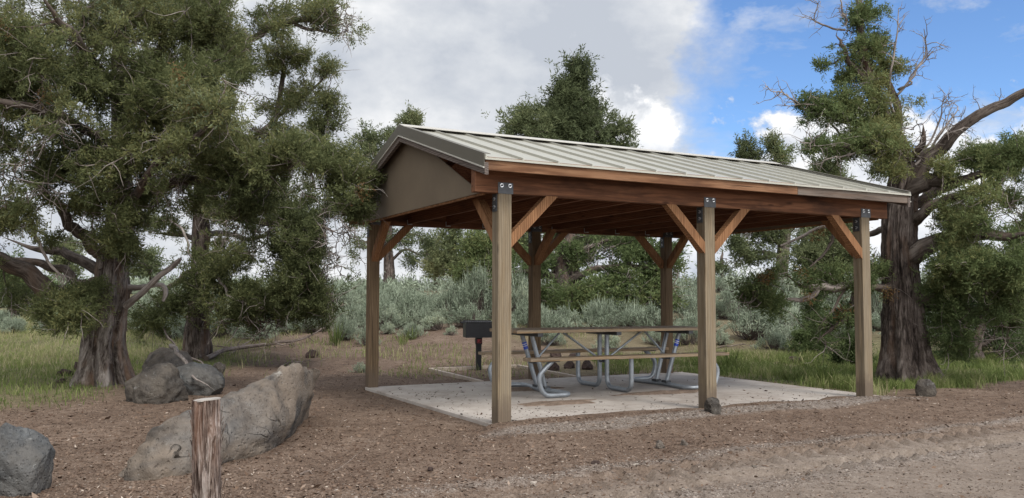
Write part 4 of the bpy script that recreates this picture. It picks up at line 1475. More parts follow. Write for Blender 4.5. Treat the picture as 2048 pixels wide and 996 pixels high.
for (x, y, Y, n) in ((1522, 556, 11.9, 5), (1530, 566, 11.9, 4), (1775, 588, 12.2, 5), (1640, 470, 12.9, 5), (1690, 630, 12.1, 3), (1610, 590, 12, 2), (1600, 550, 12, 2)):
    C = np.array([at(x + T.rng.normal() * 6, y + T.rng.normal() * 6, Y) for _ in range(n)])
    sprigs(T.leaf, C, unit(T.rng.normal(size=C.shape)), 28, .048, .014, T.rng, np.full(n, .99), .04, jit=.02)
T.build('juniper_tree', base, 'barkR', 'leafR', 'big gnarled juniper with thick dark trunk right of the shelter')


# ------------------------------------------------------------------ junipers beyond the shelter
def far_tree(seed, basepx, Y, trunk, limbs, blobs, label, bark='barkR', leaf='leafB', tint=.5, per=1., tufts=9, K=18, gap=.34, tamp=1., gapf=.3, name='juniper_tree', group='junipers standing beyond the shelter', up=.4, dead=.3):
    T = Tree(seed)
    k = Y / 12.
    T.sc = k ** .6
    x0, y0 = basepx
    d = ray(x0, y0)
    p = np.array([0, 0, CH]) + d * (Y / d[1])
    p[2] = float(gz(p[0], p[1]))
    tq = [(*at(x, y, Y), r) for x, y, r in trunk]
    tq[0] = (p[0], p[1], p[2] - .15, trunk[0][2])
    T.limb(tq, 6, 12, wob=.05, disp=trunk_disp(.05, 4, .14, 1.3, seed, .25, .5))
    for l in limbs:
        T.limb([(*at(x, y, Y + dY), r) for x, y, dY, r in l], 5, 7, wob=.08)
    T.grow(blob_targets(T.rng, [(x, y, rx, ry, Y + dY, rY, n) for x, y, rx, ry, dY, rY, n in blobs], per, gapf, 1.1 / T.sc, seed), .006 * T.sc, .08, dead, .06)
    T.foliage(tufts - 2, .17 * T.sc, K, .060 * T.sc * 1.12, .019 * T.sc * 1.12, tint, .5, tamp, up, gap + .05)
    return T.build(name, p, bark, leaf, label, 'tree', group)


# tall central one, its lower skirt seen under the roof
far_tree(71, (1140, 634), 30, [(1140, 640, .34), (1140, 520, .30), (1142, 400, .24), (1144, 280, .17), (1146, 180, .10), (1146, 112, .03)],
         [[(1140, 380, 0, .12), (1090, 320, -.3, .09), (1060, 250, -.4, .05), (1050, 215, -.4, .02)], [(1142, 380, 0, .12), (1195, 320, .2, .08), (1230, 270, .3, .04), (1236, 232, .3, .02)],
          [(1140, 470, 0, .12), (1060, 460, -.8, .08), (990, 470, -1, .04)], [(1140, 490, 0, .12), (1220, 470, -.8, .08), (1290, 480, -1, .04)]],
         [(1146, 140, 20, 28, 0, .4, 20), (1143, 185, 42, 34, 0, .7, 36), (1120, 225, 48, 40, 0, .9, 40), (1172, 230, 44, 44, 0, .9, 40), (1090, 255, 50, 40, -.3, 1, 36), (1046, 245, 24, 34, -.4, .5, 16), (1022, 262, 20, 22, -.4, .4, 7),
          (1232, 262, 26, 30, .3, .5, 16), (1150, 285, 90, 45, 0, 1.4, 60), (1230, 310, 44, 40, .3, .7, 20), (1060, 320, 60, 50, -.3, 1, 20), (1140, 400, 120, 60, 0, 1.6, 30),
          (1060, 480, 80, 40, -.6, 1, 30), (1230, 485, 90, 45, -.6, 1.2, 34), (1140, 500, 90, 50, -.4, 1.2, 34)],
         'tallest juniper, its pointed crown rising above the middle of the roof', leaf='leafB', tint=.50, per=1.2, gapf=.34, gap=.37)
# broad dark tree right behind the table
far_tree(72, (1125, 622), 24, [(1125, 640, .30), (1128, 590, .26), (1120, 540, .22), (1135, 490, .16), (1150, 450, .08), (1160, 430, .03)],
         [[(1125, 570, 0, .12), (1190, 540, -.5, .09), (1270, 530, -1, .06), (1350, 560, -1.2, .03)], [(1126, 560, 0, .10), (1060, 540, -.5, .07), (1000, 540, -.8, .03)], [(1126, 600, 0, .09), (1200, 590, -1, .06), (1280, 600, -1.4, .03)],
          [(1130, 520, 0, .09), (1210, 480, -.3, .06), (1290, 470, -.4, .03)]],
         [(1180, 500, 80, 40, -.3, .9, 26), (1270, 500, 75, 40, -.6, .9, 30), (1330, 530, 50, 50, -1, .7, 24), (1240, 560, 70, 30, -1.1, .7, 22), (1170, 600, 70, 26, -1.3, .6, 26), (1060, 520, 50, 40, -.5, .8, 20),
          (1000, 550, 50, 34, -.6, .7, 18), (1250, 610, 70, 20, -1.4, .6, 20), (1330, 590, 45, 26, -1.2, .5, 12), (1090, 590, 34, 24, -.6, .5, 8)],
         'wide low juniper with dark twisted trunk, seen behind the picnic table', leaf='leafR', tint=.55, per=1.15, gapf=.36, gap=.40, dead=1.2)
far_tree(73, (965, 592), 25, [(965, 600, .16), (964, 550, .12), (962, 500, .07), (960, 470, .03)], [],
         [(960, 490, 34, 26, 0, .6, 18), (950, 540, 40, 36, 0, .7, 28), (985, 545, 30, 34, -.2, .6, 18), (1010, 500, 30, 30, 0, .5, 12)],
         'bushy bright green juniper left of the dark one behind the table', leaf='leafR', tint=.66, tamp=.6, per=1.3, gapf=.1, gap=.25)
# pale tree over the roof's left end
far_tree(74, (778, 556), 48, [(776, 560, .34), (778, 520, .28), (776, 460, .24), (782, 390, .20), (796, 320, .14), (810, 260, .08), (816, 222, .03)],
         [[(776, 480, 0, .14), (740, 450, 0, .10), (700, 430, 0, .05)], [(776, 500, 0, .14), (810, 470, .2, .10), (850, 470, .4, .05)], [(777, 525, 0, .10), (810, 500, -.4, .07), (856, 515, -.8, .03)], [(780, 400, 0, .12), (750, 340, 0, .08), (725, 290, 0, .03)], [(777, 515, 0, .08), (750, 490, -.4, .06), (715, 480, -.6, .03)]],
         [(815, 240, 24, 24, 0, .8, 17), (790, 270, 34, 24, 0, 1, 14), (745, 282, 40, 26, 0, 1, 16), (725, 305, 28, 26, 0, .9, 10), (770, 320, 50, 34, 0, 1.2, 16), (790, 400, 70, 50, 0, 1.4, 14), (730, 440, 44, 34, 0, 1, 10),
          (800, 478, 50, 22, 0, 1, 14), (850, 490, 22, 30, .3, .6, 7), (830, 520, 24, 14, -.6, .5, 4), (722, 510, 28, 34, -.5, .8, 10)],
         'pale open juniper with bare spreading limbs behind the left end of the roof', tint=.62, per=1., gapf=.3, gap=.40, dead=1.0)
# yellowish pair between the two left posts
far_tree(75, (905, 556), 46, [(905, 560, .2), (905, 500, .15), (908, 440, .1), (908, 400, .03)], [],
         [(906, 430, 22, 30, 0, .7, 14), (904, 480, 30, 30, 0, .9, 20), (900, 525, 36, 24, 0, 1, 20), (870, 535, 20, 20, 0, .6, 8)],
         'yellow-green juniper far off between the two leftmost posts', tint=.68, per=1.1, gap=.36)
far_tree(76, (872, 556), 52, [(870, 560, .16), (870, 520, .1), (870, 480, .03)], [], [(868, 500, 16, 26, 0, .6, 12), (868, 535, 24, 18, 0, .8, 12)],
         'small far juniper left of the yellow-green one', tint=.6, per=1.1, gap=.36)
# right side, beyond the roof's far end
far_tree(77, (1562, 540), 40, [(1562, 545, .30), (1564, 510, .28), (1568, 470, .24), (1562, 400, .18), (1552, 340, .10), (1546, 282, .03)],
         [[(1566, 490, 0, .14), (1530, 470, -.4, .10), (1490, 460, -.8, .05)], [(1564, 515, 0, .12), (1525, 500, -.6, .08), (1480, 500, -1, .04)], [(1566, 480, 0, .12), (1600, 440, .2, .08), (1640, 420, .4, .04)], [(1560, 400, 0, .12), (1520, 350, 0, .08), (1496, 290, 0, .03)]],
         [(1545, 288, 5, 8, 0, .2, 4), (1550, 304, 11, 8, 0, .3, 6), (1560, 320, 18, 8, 0, .4, 6), (1493, 292, 5, 8, 0, .2, 4), (1494, 306, 12, 8, 0, .3, 7), (1500, 322, 18, 8, 0, .5, 6), (1540, 380, 60, 44, 0, 1.2, 14), (1500, 462, 34, 24, -.7, .7, 18), (1540, 470, 40, 24, -.4, .8, 14), (1486, 500, 30, 22, -1, .6, 14), (1520, 515, 26, 12, -.8, .5, 5), (1600, 450, 44, 30, .2, .9, 12)],
         'grey-trunked juniper whose twin tips show over the right part of the roof', tint=.50, per=1.2, gapf=.28, gap=.36, dead=.8, bark='barkL')
far_tree(78, (1660, 560), 27, [(1660, 565, .2), (1662, 520, .16), (1664, 470, .12), (1668, 420, .06), (1670, 390, .02)], [],
         [(1640, 460, 46, 34, 0, .8, 26), (1690, 450, 40, 36, 0, .8, 20), (1620, 510, 44, 30, 0, .9, 26), (1680, 510, 44, 34, 0, .9, 24), (1655, 545, 50, 16, -.2, .6, 14), (1670, 410, 30, 24, 0, .5, 8)],
         'dense grey-green juniper seen through the bay left of the last post', tint=.50, tamp=.7, per=1.2, gapf=.1, gap=.26, bark='barkL')
far_tree(79, (1445, 545), 55, [(1445, 548, .14), (1445, 520, .1), (1446, 500, .03)], [], [(1446, 525, 16, 18, 0, .8, 12), (1470, 530, 16, 14, .3, .6, 9), (1424, 535, 12, 10, .3, .6, 6)],
         'small bushy juniper on the skyline right of the middle post', tint=.5, per=1.1, gap=.30)
far_tree(80, (1650, 352), 34, [(1655, 500, .2), (1652, 420, .16), (1650, 350, .08), (1650, 322, .02)], [], [(1645, 338, 22, 12, 0, .5, 9), (1660, 360, 34, 18, 0, .8, 12), (1640, 390, 30, 20, 0, .8, 10)],
         'juniper whose top just clears the far corner of the roof', tint=.5, per=1.1, gap=.30)
# small trees seen low between the left trunks
far_tree(81, (132, 560), 44, [(132, 568, .16), (132, 530, .12), (134, 490, .06), (134, 470, .02)], [], [(134, 500, 24, 24, 0, .7, 16), (132, 535, 32, 20, 0, .9, 18)], 'pale green juniper far left behind the forked limbs', tint=.66, per=1.1, gap=.34)
far_tree(82, (300, 562), 50, [(300, 568, .16), (300, 535, .12), (300, 500, .03)], [], [(300, 520, 30, 20, 0, .8, 16), (290, 545, 40, 14, 0, .9, 14)], 'low rounded juniper on the skyline between the two left trunks', tint=.6, per=1.1, gap=.34)
far_tree(83, (30, 585), 26, [(30, 592, .16), (30, 560, .12), (32, 520, .03)], [], [(20, 570, 44, 18, 0, .7, 26), (70, 575, 30, 14, 0, .5, 12), (10, 540, 40, 20, 0, .7, 12)], 'dark low juniper at the left edge under the big limb', tint=.42, per=1.1, gap=.28, leaf='leafR')
far_tree(84, (1960, 735), 16.5, [(1960, 740, .14), (1955, 690, .11), (1965, 640, .07), (1960, 590, .03)], [[(1956, 700, 0, .05), (1900, 660, .2, .035), (1860, 640, .3, .02)], [(1958, 690, 0, .05), (2010, 660, .2, .035), (2050, 640, .3, .02)]],
         [(1930, 640, 50, 34, .1, .5, 18), (1990, 660, 50, 44, .1, .6, 22), (1910, 700, 34, 34, .1, .5, 14), (2030, 700, 34, 34, .2, .5, 16), (1960, 590, 60, 30, .2, .6, 16)],
         'thin dark juniper behind the boughs right of the big trunk', tint=.40, per=1., gapf=.3, gap=.36, leaf='leafR', dead=1.)
far_tree(85, (2040, 600), 34, [(2040, 610, .2), (2042, 540, .15), (2044, 470, .06), (2046, 440, .02)], [], [(2040, 480, 40, 40, 0, .9, 20), (2030, 550, 50, 40, 0, 1, 24)], 'juniper at the right edge beyond the sagebrush', tint=.5, per=1.1, gap=.3, leaf='leafR')


# saplings in the grass
def sapling(seed, x, y, hpx, wpx, n, label, tint=.4):
    p = gpt(x, y)
    k = p[1] / F
    T = Tree(seed)
    h = hpx * k
    T.limb([(p[0], p[1], p[2] - .05, .018), (p[0] + .02, p[1], p[2] + h * .5, .012), (p[0] - .01, p[1], p[2] + h, .004)], 5, 6, wob=.03)
    q = []
    for i in range(n):
        z = T.rng.random() ** 1.3
        a = T.rng.random() * 6.28
        r = wpx * k * .5 * (1 - .75 * z) * (.4 + .6 * T.rng.random())
        q.append([p[0] + r * math.cos(a), p[1] + r * math.sin(a), p[2] + h * (.06 + .9 * z)])
    T.grow(np.array(q), .004, -.1, .4)
    T.foliage(6, .09, 16, .06, .02, tint, 1, .6, .6, .25)
    return T.build('juniper_sapling', p, 'branch', 'leafR', label, 'sapling')


sapling(91, 1630, 708, 150, 60, 46, 'thin juniper sapling with bare leader left of the last post')
sapling(92, 1702, 735, 60, 70, 40, 'low dark juniper seedling in grass against the last post', .35)
sapling(93, 1604, 712, 46, 40, 22, 'short bushy seedling beside the thin sapling', .38)


# ------------------------------------------------------------------ sagebrush
def sage_mesh(seed, r=.6, h=.85, spikes=50, n=150, woody=.5, green=0.):
    rng = np.random.default_rng(seed)
    w, lf = MB(), MB()
    Ps, Ds = [], []
    lob = rng.normal(size=(6, 2)) * r * .42
    for i in range(n):
        c = lob[rng.integers(0, 6)]
        a = rng.random() * 6.28
        q = rng.random() ** .6
        hx = c + np.array([math.cos(a), math.sin(a)]) * q * r * .62
        rr = min(1.2, np.linalg.norm(hx) / r)
        z = h * max(.12, (1 - .62 * rr ** 2) * (.40 + .70 * rng.random()))
        tip = np.array([hx[0], hx[1], z])
        b0 = np.array([hx[0] * .15, hx[1] * .15, -.03])
        mid = b0 + (tip - b0) * .55 + np.array([hx[0] * .12, hx[1] * .12, -.10 * z]) + rng.normal(size=3) * .03
        w.tube([b0, mid, tip], [.012, .007, .003], 4, 1, False)
        d = unit(tip - mid + np.array([0, 0, .15]))
        for f in (1, .86, .7) if rng.random() < .7 else (1, .85):
            Ps.append(mid + (tip - mid) * f + rng.normal(size=3) * .025)
            Ds.append(d)
    Ps, Ds = np.array(Ps), np.array(Ds)
    tint = np.clip(.55 + (fbm(Ps * 2.2 + seed, 2) - .5) * .9 + green * .3, 0, 1)
    sprigs(w, Ps, Ds, 15, .075, .015, rng, tint, .024, .9, .36, 0, .12)
    if spikes:
        k = rng.integers(0, len(Ps), spikes)
        b = Ps[k]
        d = unit(Ds[k] * .4 + np.array([0, 0, 1]) + rng.normal(size=(spikes, 3)) * .15)
        sprigs(w, b, d, 3, .30, .014, rng, np.full(spikes, .72), .01, .2, .12, 0, .08)
    o = w.build('sagebrush', [M['sage'], M['sagewood']])
    me = o.data
    bpy.data.objects.remove(o)
    return me


SAGE = [sage_mesh(200 + i, .62, .80, (70, 20, 45, 10, 60, 0)[i], (170, 150, 130, 120, 160, 90)[i], .5, (0, .1, -.1, .35, 0, .6)[i]) for i in range(6)]
sage_n = 0
SPOTS = []


def sage(x, y, wpx, hpx, kind, label, group=None):
    """bush whose foot is seen at photo pixel (x, y), with the given pixel size"""
    p = gpt(x, y)
    k = p[1] / F
    put_sage(p, wpx * k / 1.35, hpx * k / .86, kind, label, group)


def put_sage(p, sx, sz, kind, label, group):
    o = bpy.data.objects.new('sagebrush', SAGE[kind])
    COL.objects.link(o)
    o.location = [float(t) for t in p]
    o.rotation_euler = (0, 0, random.random() * 6.28)
    o.scale = (sx, sx * (.85 + .3 * random.random()), sz)
    SPOTS.append((p[0], p[1], sx * .6))
    tag(o, label, 'sagebrush', group)


NEAR = [
    (800, 648, 120, 66, 1, 'woody grey sagebrush just right of the back left post'),
    (850, 655, 70, 42, 3, 'low greener sagebrush in front of the woody grey one'),
    (905, 640, 84, 66, 2, 'dark-bottomed sagebrush with bare stems left of the grill'),
    (880, 660, 70, 34, 5, 'small bright green sagebrush left of the grill box'),
    (960, 640, 110, 90, 0, 'tall spiky sagebrush directly behind the grill'),
    (1030, 640, 90, 84, 4, 'tall spiky sagebrush right of the nearest post'),
    (735, 690, 50, 40, 3, 'small sagebrush left of the back left post'),
    (690, 680, 60, 42, 2, 'small sagebrush under the drooping boughs of the left junipers'),
    (1130, 656, 80, 40, 3, 'low pale sagebrush behind the left half of the tabletop'),
    (1200, 660, 100, 52, 0, 'spiky pale sagebrush behind the middle of the tabletop'),
    (1270, 658, 80, 44, 4, 'pale sagebrush behind the right half of the tabletop'),
    (1225, 700, 70, 36, 5, 'green sagebrush seen through the table braces'),
    (1375, 690, 70, 50, 2, 'rounded sagebrush against the left side of the middle post'),
    (1390, 645, 70, 46, 1, 'grey sagebrush higher up behind the middle post'),
    (1500, 680, 130, 60, 0, 'wide blue-grey sagebrush right of the middle post'),
    (1560, 665, 110, 60, 4, 'tall blue-grey sagebrush under the silver dead limb'),
    (1590, 690, 70, 44, 3, 'low sagebrush left of the thin sapling'),
    (1680, 680, 90, 60, 2, 'sagebrush between the sapling and the last post'),
    (1755, 650, 60, 70, 0, 'sagebrush between the last post and the big trunk'),
    (1465, 640, 80, 60, 1, 'grey sagebrush on the rise right of the middle post'),
    (1920, 700, 90, 70, 2, 'shaded sagebrush right of the big dark trunk'),
    (2020, 690, 100, 70, 0, 'spiky sagebrush at the right edge behind low boughs'),
    (775, 668, 46, 24, 5, 'tiny sagebrush at the foot of the woody grey one'),
    (826, 676, 60, 28, 3, 'low spreading sagebrush left of the grill box'),
    (905, 672, 36, 20, 5, 'small pale sagebrush close left of the grill post'),
    (1010, 668, 50, 34, 1, 'low sagebrush seen between the grill and the nearest post'),
    (700, 660, 70, 46, 0, 'spiky sagebrush left of the back left post'),
    (720, 745, 46, 20, 5, 'flat green sagebrush at the left of the back left post foot'),
    (1100, 690, 60, 30, 2, 'small dark sagebrush left of the table braces'),
    (1310, 690, 60, 34, 3, 'green sagebrush between the back right post and the table'),
    (1440, 690, 50, 30, 5, 'bright low sagebrush right of the middle post'),
    (1545, 700, 60, 34, 1, 'grey low sagebrush before the wide blue-grey one'),
]
for q in NEAR:
    sage(*q)
zones = [
    (690, 760, 560, 672, 18, 'sagebrush on the slope left of the shelter', 'sagebrush left of the shelter'),
    (760, 1000, 562, 655, 46, 'sagebrush on the slope behind the left bay of the shelter', 'sagebrush behind the left bay'),
    (1010, 1400, 585, 668, 42, 'sagebrush on the slope behind the right bay of the shelter', 'sagebrush behind the right bay'),
    (1400, 1760, 565, 672, 62, 'sagebrush on the rise beyond the right end of the shelter', 'sagebrush beyond the right end'),
    (1760, 2080, 575, 700, 26, 'sagebrush in the trees right of the big dark trunk', 'sagebrush right of the big trunk'),
    (-20, 200, 585, 670, 36, 'small pale sagebrush in the meadow left of the fluted trunk', 'sagebrush in the left meadow'),
    (250, 690, 566, 680, 56, 'sagebrush beyond the two left junipers', 'sagebrush beyond the left junipers'),
]
for x0, x1, y0, y1, n, lab, grp in zones:
    k = tries = 0
    while k < n and tries < n * 30:
        tries += 1
        x, y = x0 + (x1 - x0) * random.random(), y0 + (y1 - y0) * random.random() ** 1.2
        p = gpt(x, y)
        if p[1] > 72:
            continue
        if p[1] < 27 and any((p[0] - a) ** 2 + (p[1] - b_) ** 2 < (.5 * c + .5) ** 2 for a, b_, c in SPOTS):
            continue
        s = (.45 + .6 * random.random()) * (1 if p[1] < 30 else .85)
        if 'meadow' in lab:
            s *= .7
        put_sage(p, s * 1.05, s * (.62 + .3 * random.random()), random.choice((0, 1, 2, 3, 4, 4, 2, 1)), lab, grp)
        k += 1
# the far flat beyond reads as one grey-green mass
mb = MB()
rng = np.random.default_rng(404)
n = 5200
xx = rng.random(n) * 110 - 55
yy = 36 + 40 * rng.random(n)
zz = gz(xx, yy)
C = np.stack([xx, yy, zz + .12 + .25 * rng.random(n)], -1)
sprigs(mb, C, unit(rng.normal(size=(n, 3)) * .4 + [0, 0, 1]), 15, .24, .06, rng, np.clip(.5 + (fbm(C * .5, 2) - .5) * .9, 0, 1), .2, .5, .6)
o = mb.build('distant_sagebrush', M['sage'])
tag(o, 'grey-green cover of sagebrush on the far rise', 'sagebrush', None, 'stuff')

# ------------------------------------------------------------------ grass
def grass(name, label, n, region, dens, h0, w0, seed, tintf, thr=0):
    rng = np.random.default_rng(seed)
    x0, x1, y0, y1 = region
    P = []
    got = 0
    while got < n:
        x = x0 + (x1 - x0) * rng.random(60000)
        y = y0 + (y1 - y0) * rng.random(60000)
        d = dens(x, y)
        k = rng.random(60000) < d
        P.append(np.stack([x[k], y[k]], -1))
        got += k.sum()
        if len(P) > 60:
            break
    P = np.concatenate(P)[:n]
    n = len(P)
    # clump them
    cl = fbm(np.stack([P[:, 0] * 3, P[:, 1] * 3, P[:, 0] * 0 + seed], -1), 3)
    z = gz(P[:, 0], P[:, 1])
    h = h0 * (.18 + 2.0 * np.clip(cl - .28, 0, 1)) * (.6 + .8 * rng.random(n))
    a = rng.random(n) * 6.28
    lean = rng.normal(size=(n, 2)) * .35
    b = np.stack([P[:, 0], P[:, 1], z - .01], -1)
    s = np.stack([np.cos(a), np.sin(a), a * 0], -1) * w0 / 2
    tip = b + np.stack([lean[:, 0] * h, lean[:, 1] * h, h], -1)
    mid = b + np.stack([lean[:, 0] * h * .3, lean[:, 1] * h * .3, h * .6], -1)
    V = np.stack([b - s, b + s, mid + s * .7, mid - s * .7, tip], 1).reshape(-1, 3)
    i = np.arange(n) * 5
    F1 = np.stack([i, i + 1, i + 2, i + 3], -1)
    mb = MB()
    t = np.clip(tintf(P, cl) + rng.normal(size=n) * .10 + .35 * (rng.random(n) < .12), 0, 1)
    mb.quads(V, F1, 0, None, np.repeat(t, 5))
    # upper half: narrow quad to the tip
    V2 = np.stack([mid - s * .7, mid + s * .7, tip + s * .12, tip - s * .12], 1).reshape(-1, 3)
    mb.quads(V2, np.arange(n * 4).reshape(-1, 4), 0, None, np.repeat(t, 4))
    o = mb.build(name, M['grass'])
    tag(o, label, 'grass', None, 'stuff')
    return o


def d_right(x, y):
    u, v = w2uv(x, y)
    pm = .25 + .75 * sstep(.38, .56, fbm(np.stack([x * 1.6, y * 1.6, x * 0 + 12], -1), 3))
    return pm * zone_grass(x, y) * ((u > 5.36) | (v > 3.98) | (u < -.1)) * (x > -.5) * sstep(-.1, .3, np.maximum(v, u - 5.3))


def d_left(x, y):
    return zone_grass(x, y) * (x < -3.5)


grass('meadow_grass', 'green grass growing in the meadow by the fluted trunk', 70000, (-16, -4.0, 9, 30), d_left, .14, .011, 1, lambda P, c: .38 + (c - .5) * 1.2 + .25 * sstep(13, 20, P[:, 1]))
grass('tall_grass', 'fresh green grass growing along the slab and round the big trunk', 52000, (1.5, 11, 9.5, 17), d_right, .15, .010, 2, lambda P, c: .33 + (c - .5) * 1.2 + .35 * sstep(.8, .1, w2uv(P[:, 0], P[:, 1])[1]))
grass('dry_grass', 'sparse dry grass growing among the sagebrush', 9000, (-10, 16, 13, 30), lambda x, y: sstep(.50, .68, fbm(np.stack([x * .7, y * .7, x * 0 + 6], -1), 3)) * (w2uv(x, y)[1] > 4.3), .16, .014, 3, lambda P, c: .62 + (c - .5) * .9)


def tuft(x, y, n, h, label, t=.3, name='grass_tuft'):
    p = gpt(x, y)
    rng = np.random.default_rng(int(x * 7 + y))
    mb = MB()
    a = rng.random(n) * 6.28
    r = rng.random(n) * h * .35
    b = np.stack([r * np.cos(a), r * np.sin(a), a * 0 - .02], -1)
    d = unit(np.stack([np.cos(a) * .45 * rng.random(n), np.sin(a) * .45 * rng.random(n), 1 + 0 * a], -1))
    sprigs(mb, b, d, 1, h, .012, rng, np.full(n, t), .0, 0, .10, 0, .1)
    o = mb.build(name, M['grass'])
    o.location = [float(q) for q in p]
    tag(o, label, 'grass tuft')


tuft(672, 692, 110, .36, 'bright green grass tuft under the drooping boughs', .22)
tuft(1462, 735, 70, .26, 'green grass tuft behind the slab right of the middle post', .3)
tuft(805, 690, 60, .24, 'yellowish grass tuft right of the back left post', .5)
tuft(825, 680, 60, .24, 'pale green grass tuft in the litter below the low sagebrush', .42)
tuft(1650, 770, 90, .3, 'tall green grass tuft at the slab edge left of the last post', .28)

# ------------------------------------------------------------------ ground litter, gravel
def scatter(name, label, n, kind, mat, dens, region, size, seed, flat=True, tint=(.3, .8), cat='litter', zoff=.0):
    rng = np.random.default_rng(seed)
    P = []
    got = 0
    x0, x1, y0, y1 = region
    it = 0
    while got < n and it < 80:
        it += 1
        # density falls with distance so that near ground carries the detail
        t = rng.random(50000)
        y = 1 / (1 / y1 + (1 / y0 - 1 / y1) * t)
        x = (x0 + (x1 - x0) * rng.random(50000)) * y
        k = rng.random(50000) < dens(x, y)
        P.append(np.stack([x[k], y[k]], -1))
        got += k.sum()
    P = np.concatenate(P)[:n]
    n = len(P)
    z = gz(P[:, 0], P[:, 1], True)
    u, v = w2uv(P[:, 0], P[:, 1])
    onpad = (u > -.05) & (u < 5.32) & (v > -.03) & (v < 3.93)
    z = np.where(onpad, np.maximum(z, ZP), z)
    c = np.stack([P[:, 0], P[:, 1], z + zoff], -1)
    s = size * np.exp(rng.normal(size=n) * .45) * (P[:, 1] / 9) ** .35
    mb = MB()
    tt = tint[0] + (tint[1] - tint[0]) * rng.random(n)
    if flat:
        a = rng.random(n) * 6.28
        L = s[:, None]
        d = np.stack([np.cos(a), np.sin(a), rng.normal(size=n) * .30], -1)
        e = np.stack([-np.sin(a), np.cos(a), rng.normal(size=n) * .45], -1) * (.16 + .3 * rng.random((n, 1)))
        c[:, 2] += s * .16
        V = np.stack([c - d * L, c + e * L, c + d * L, c - e * L], 1).reshape(-1, 3)
        mb.quads(V, np.arange(n * 4).reshape(-1, 4), 0, None, np.repeat(tt, 4))
    else:
        # lumpy six-sided stones: a squashed cube with jittered corners
        B = np.array([[x, y, zz] for x in (-1, 1) for y in (-1, 1) for zz in (-1, 1)]) * .6
        V = B[None] + rng.normal(size=(n, 8, 3)) * .20
        V[..., 2] *= .7
        a = rng.random(n) * 6.28
        ca, sa = np.cos(a)[:, None], np.sin(a)[:, None]
        X = V[..., 0] * ca - V[..., 1] * sa
        Yv = V[..., 0] * sa + V[..., 1] * ca
        V = np.stack([X * (1 + .4 * rng.random((n, 1))), Yv, V[..., 2]], -1) * s[:, None, None] + c[:, None] + np.array([0, 0, .15]) * s[:, None, None]
        FB = np.array([[0, 1, 3, 2], [4, 6, 7, 5], [0, 4, 5, 1], [2, 3, 7, 6], [0, 2, 6, 4], [1, 5, 7, 3]])
        Fq = (FB[None] + (np.arange(n) * 8)[:, None, None]).reshape(-1, 4)
        mb.quads(V.reshape(-1, 3), Fq, 0, None, np.repeat(tt, 8))
    o = mb.build(name, M[mat])
    tag(o, label, cat, None, 'stuff')
    return o


def dz_brown(x, y):
    u, v = w2uv(x, y)
    onpad = (u > -.04) & (u < 5.3) & (v > .02) & (v < 3.92)
    return np.clip(1 - .85 * zone_grass(x, y) - .85 * zone_road(x, y), 0, 1) * ~onpad


scatter('bark_litter', 'brown bark and needle litter covering the bare ground', 85000, 'stuff', 'litter', dz_brown, (-.62, .62, 4.2, 24), .0095, 5, True, (.22, .82))
scatter('pale_chips', 'pale wood chips sprinkled over the bare ground', 8000, 'stuff', 'litter', dz_brown, (-.62, .62, 4.2, 20), .009, 6, True, (.78, 1.))
scatter('gravel', 'pale gravel along the front of the slab and the wheel track', 9000, 'stuff', 'pebble', lambda x, y: zone_gravel(x, y) ** 1.6 * .7, (-.3, .66, 4.2, 13), .0052, 7, False, (.1, .9), 'gravel')
scatter('road_grit', 'small stones strewn over the dirt road', 9000, 'stuff', 'pebble', lambda x, y: .35 * sstep(.9, .3, w2t(x, y)[1]) * sstep(-2.2, 0, w2t(x, y)[0]) + .06 * dz_brown(x, y), (-.62, .66, 4.2, 14), .0045, 8, False, (.1, .85), 'gravel')


def pad_d(x, y):
    u, v = w2uv(x, y)
    on = (u > 0) & (u < 5.25) & (v > .1) & (v < 3.85)
    e = np.exp(-np.minimum(v, 9) / .5) + .22 + .8 * np.exp(-((u - .3) / .5) ** 2) * (v < 3) * .5
    return on * np.clip(e, 0, 1) * .8


scatter('pad_debris', 'bits of bark and grit scattered on the concrete', 900, 'stuff', 'litter', pad_d, (-.3, .5, 7, 16), .013, 9, True, (.0, .5))
# loose soil under the table feet
for (x, y, rx, ry, lab) in ((1120, 806, .50, .20, 'loose brown soil washed round the front left table foot'), (1058, 778, .48, .22, 'loose brown soil under the left table legs'), (1330, 785, .70, .18, 'loose brown soil under the right table legs')):
    d = ray(x, y)
    p = np.array([0, 0, CH]) + d * ((ZP - CH) / d[2])
    mb = MB()
    nr, na = 12, 120
    V, Fq = [], []
    rs = random.random() * 40
    for i in range(nr + 1):
        for j in range(na):
            a = j / na * 2 * math.pi
            k = i / nr
            w = .25 + 1.5 * float(fbm(np.array([[math.cos(a) * 2.6 + rs, math.sin(a) * 2.6, .5]]), 4, .7)[0])
            X, Y_ = rx * k * w * math.cos(a), ry * k * w * math.sin(a)
            zz = .020 * (1 - k ** 2) * (.4 + 1.2 * float(fbm(np.array([[X * 9 + rs, Y_ * 9, 1.]]), 3)[0])) + (.0012 if i < nr else -.002)
            c, s = math.cos(YAW), math.sin(YAW)
            V.append((X * c - Y_ * s, X * s + Y_ * c, zz))
    for i in range(nr):
        for j in range(na):
            Fq.append([i * na + j, (i + 1) * na + j, (i + 1) * na + (j + 1) % na, i * na + (j + 1) % na])
    mb.quads(V, Fq, 0, None, None, True)
    o = mb.build('loose_soil', M['soilpile'])
    o.location = [float(t) for t in p]
    tag(o, lab, 'soil', None, 'stuff')


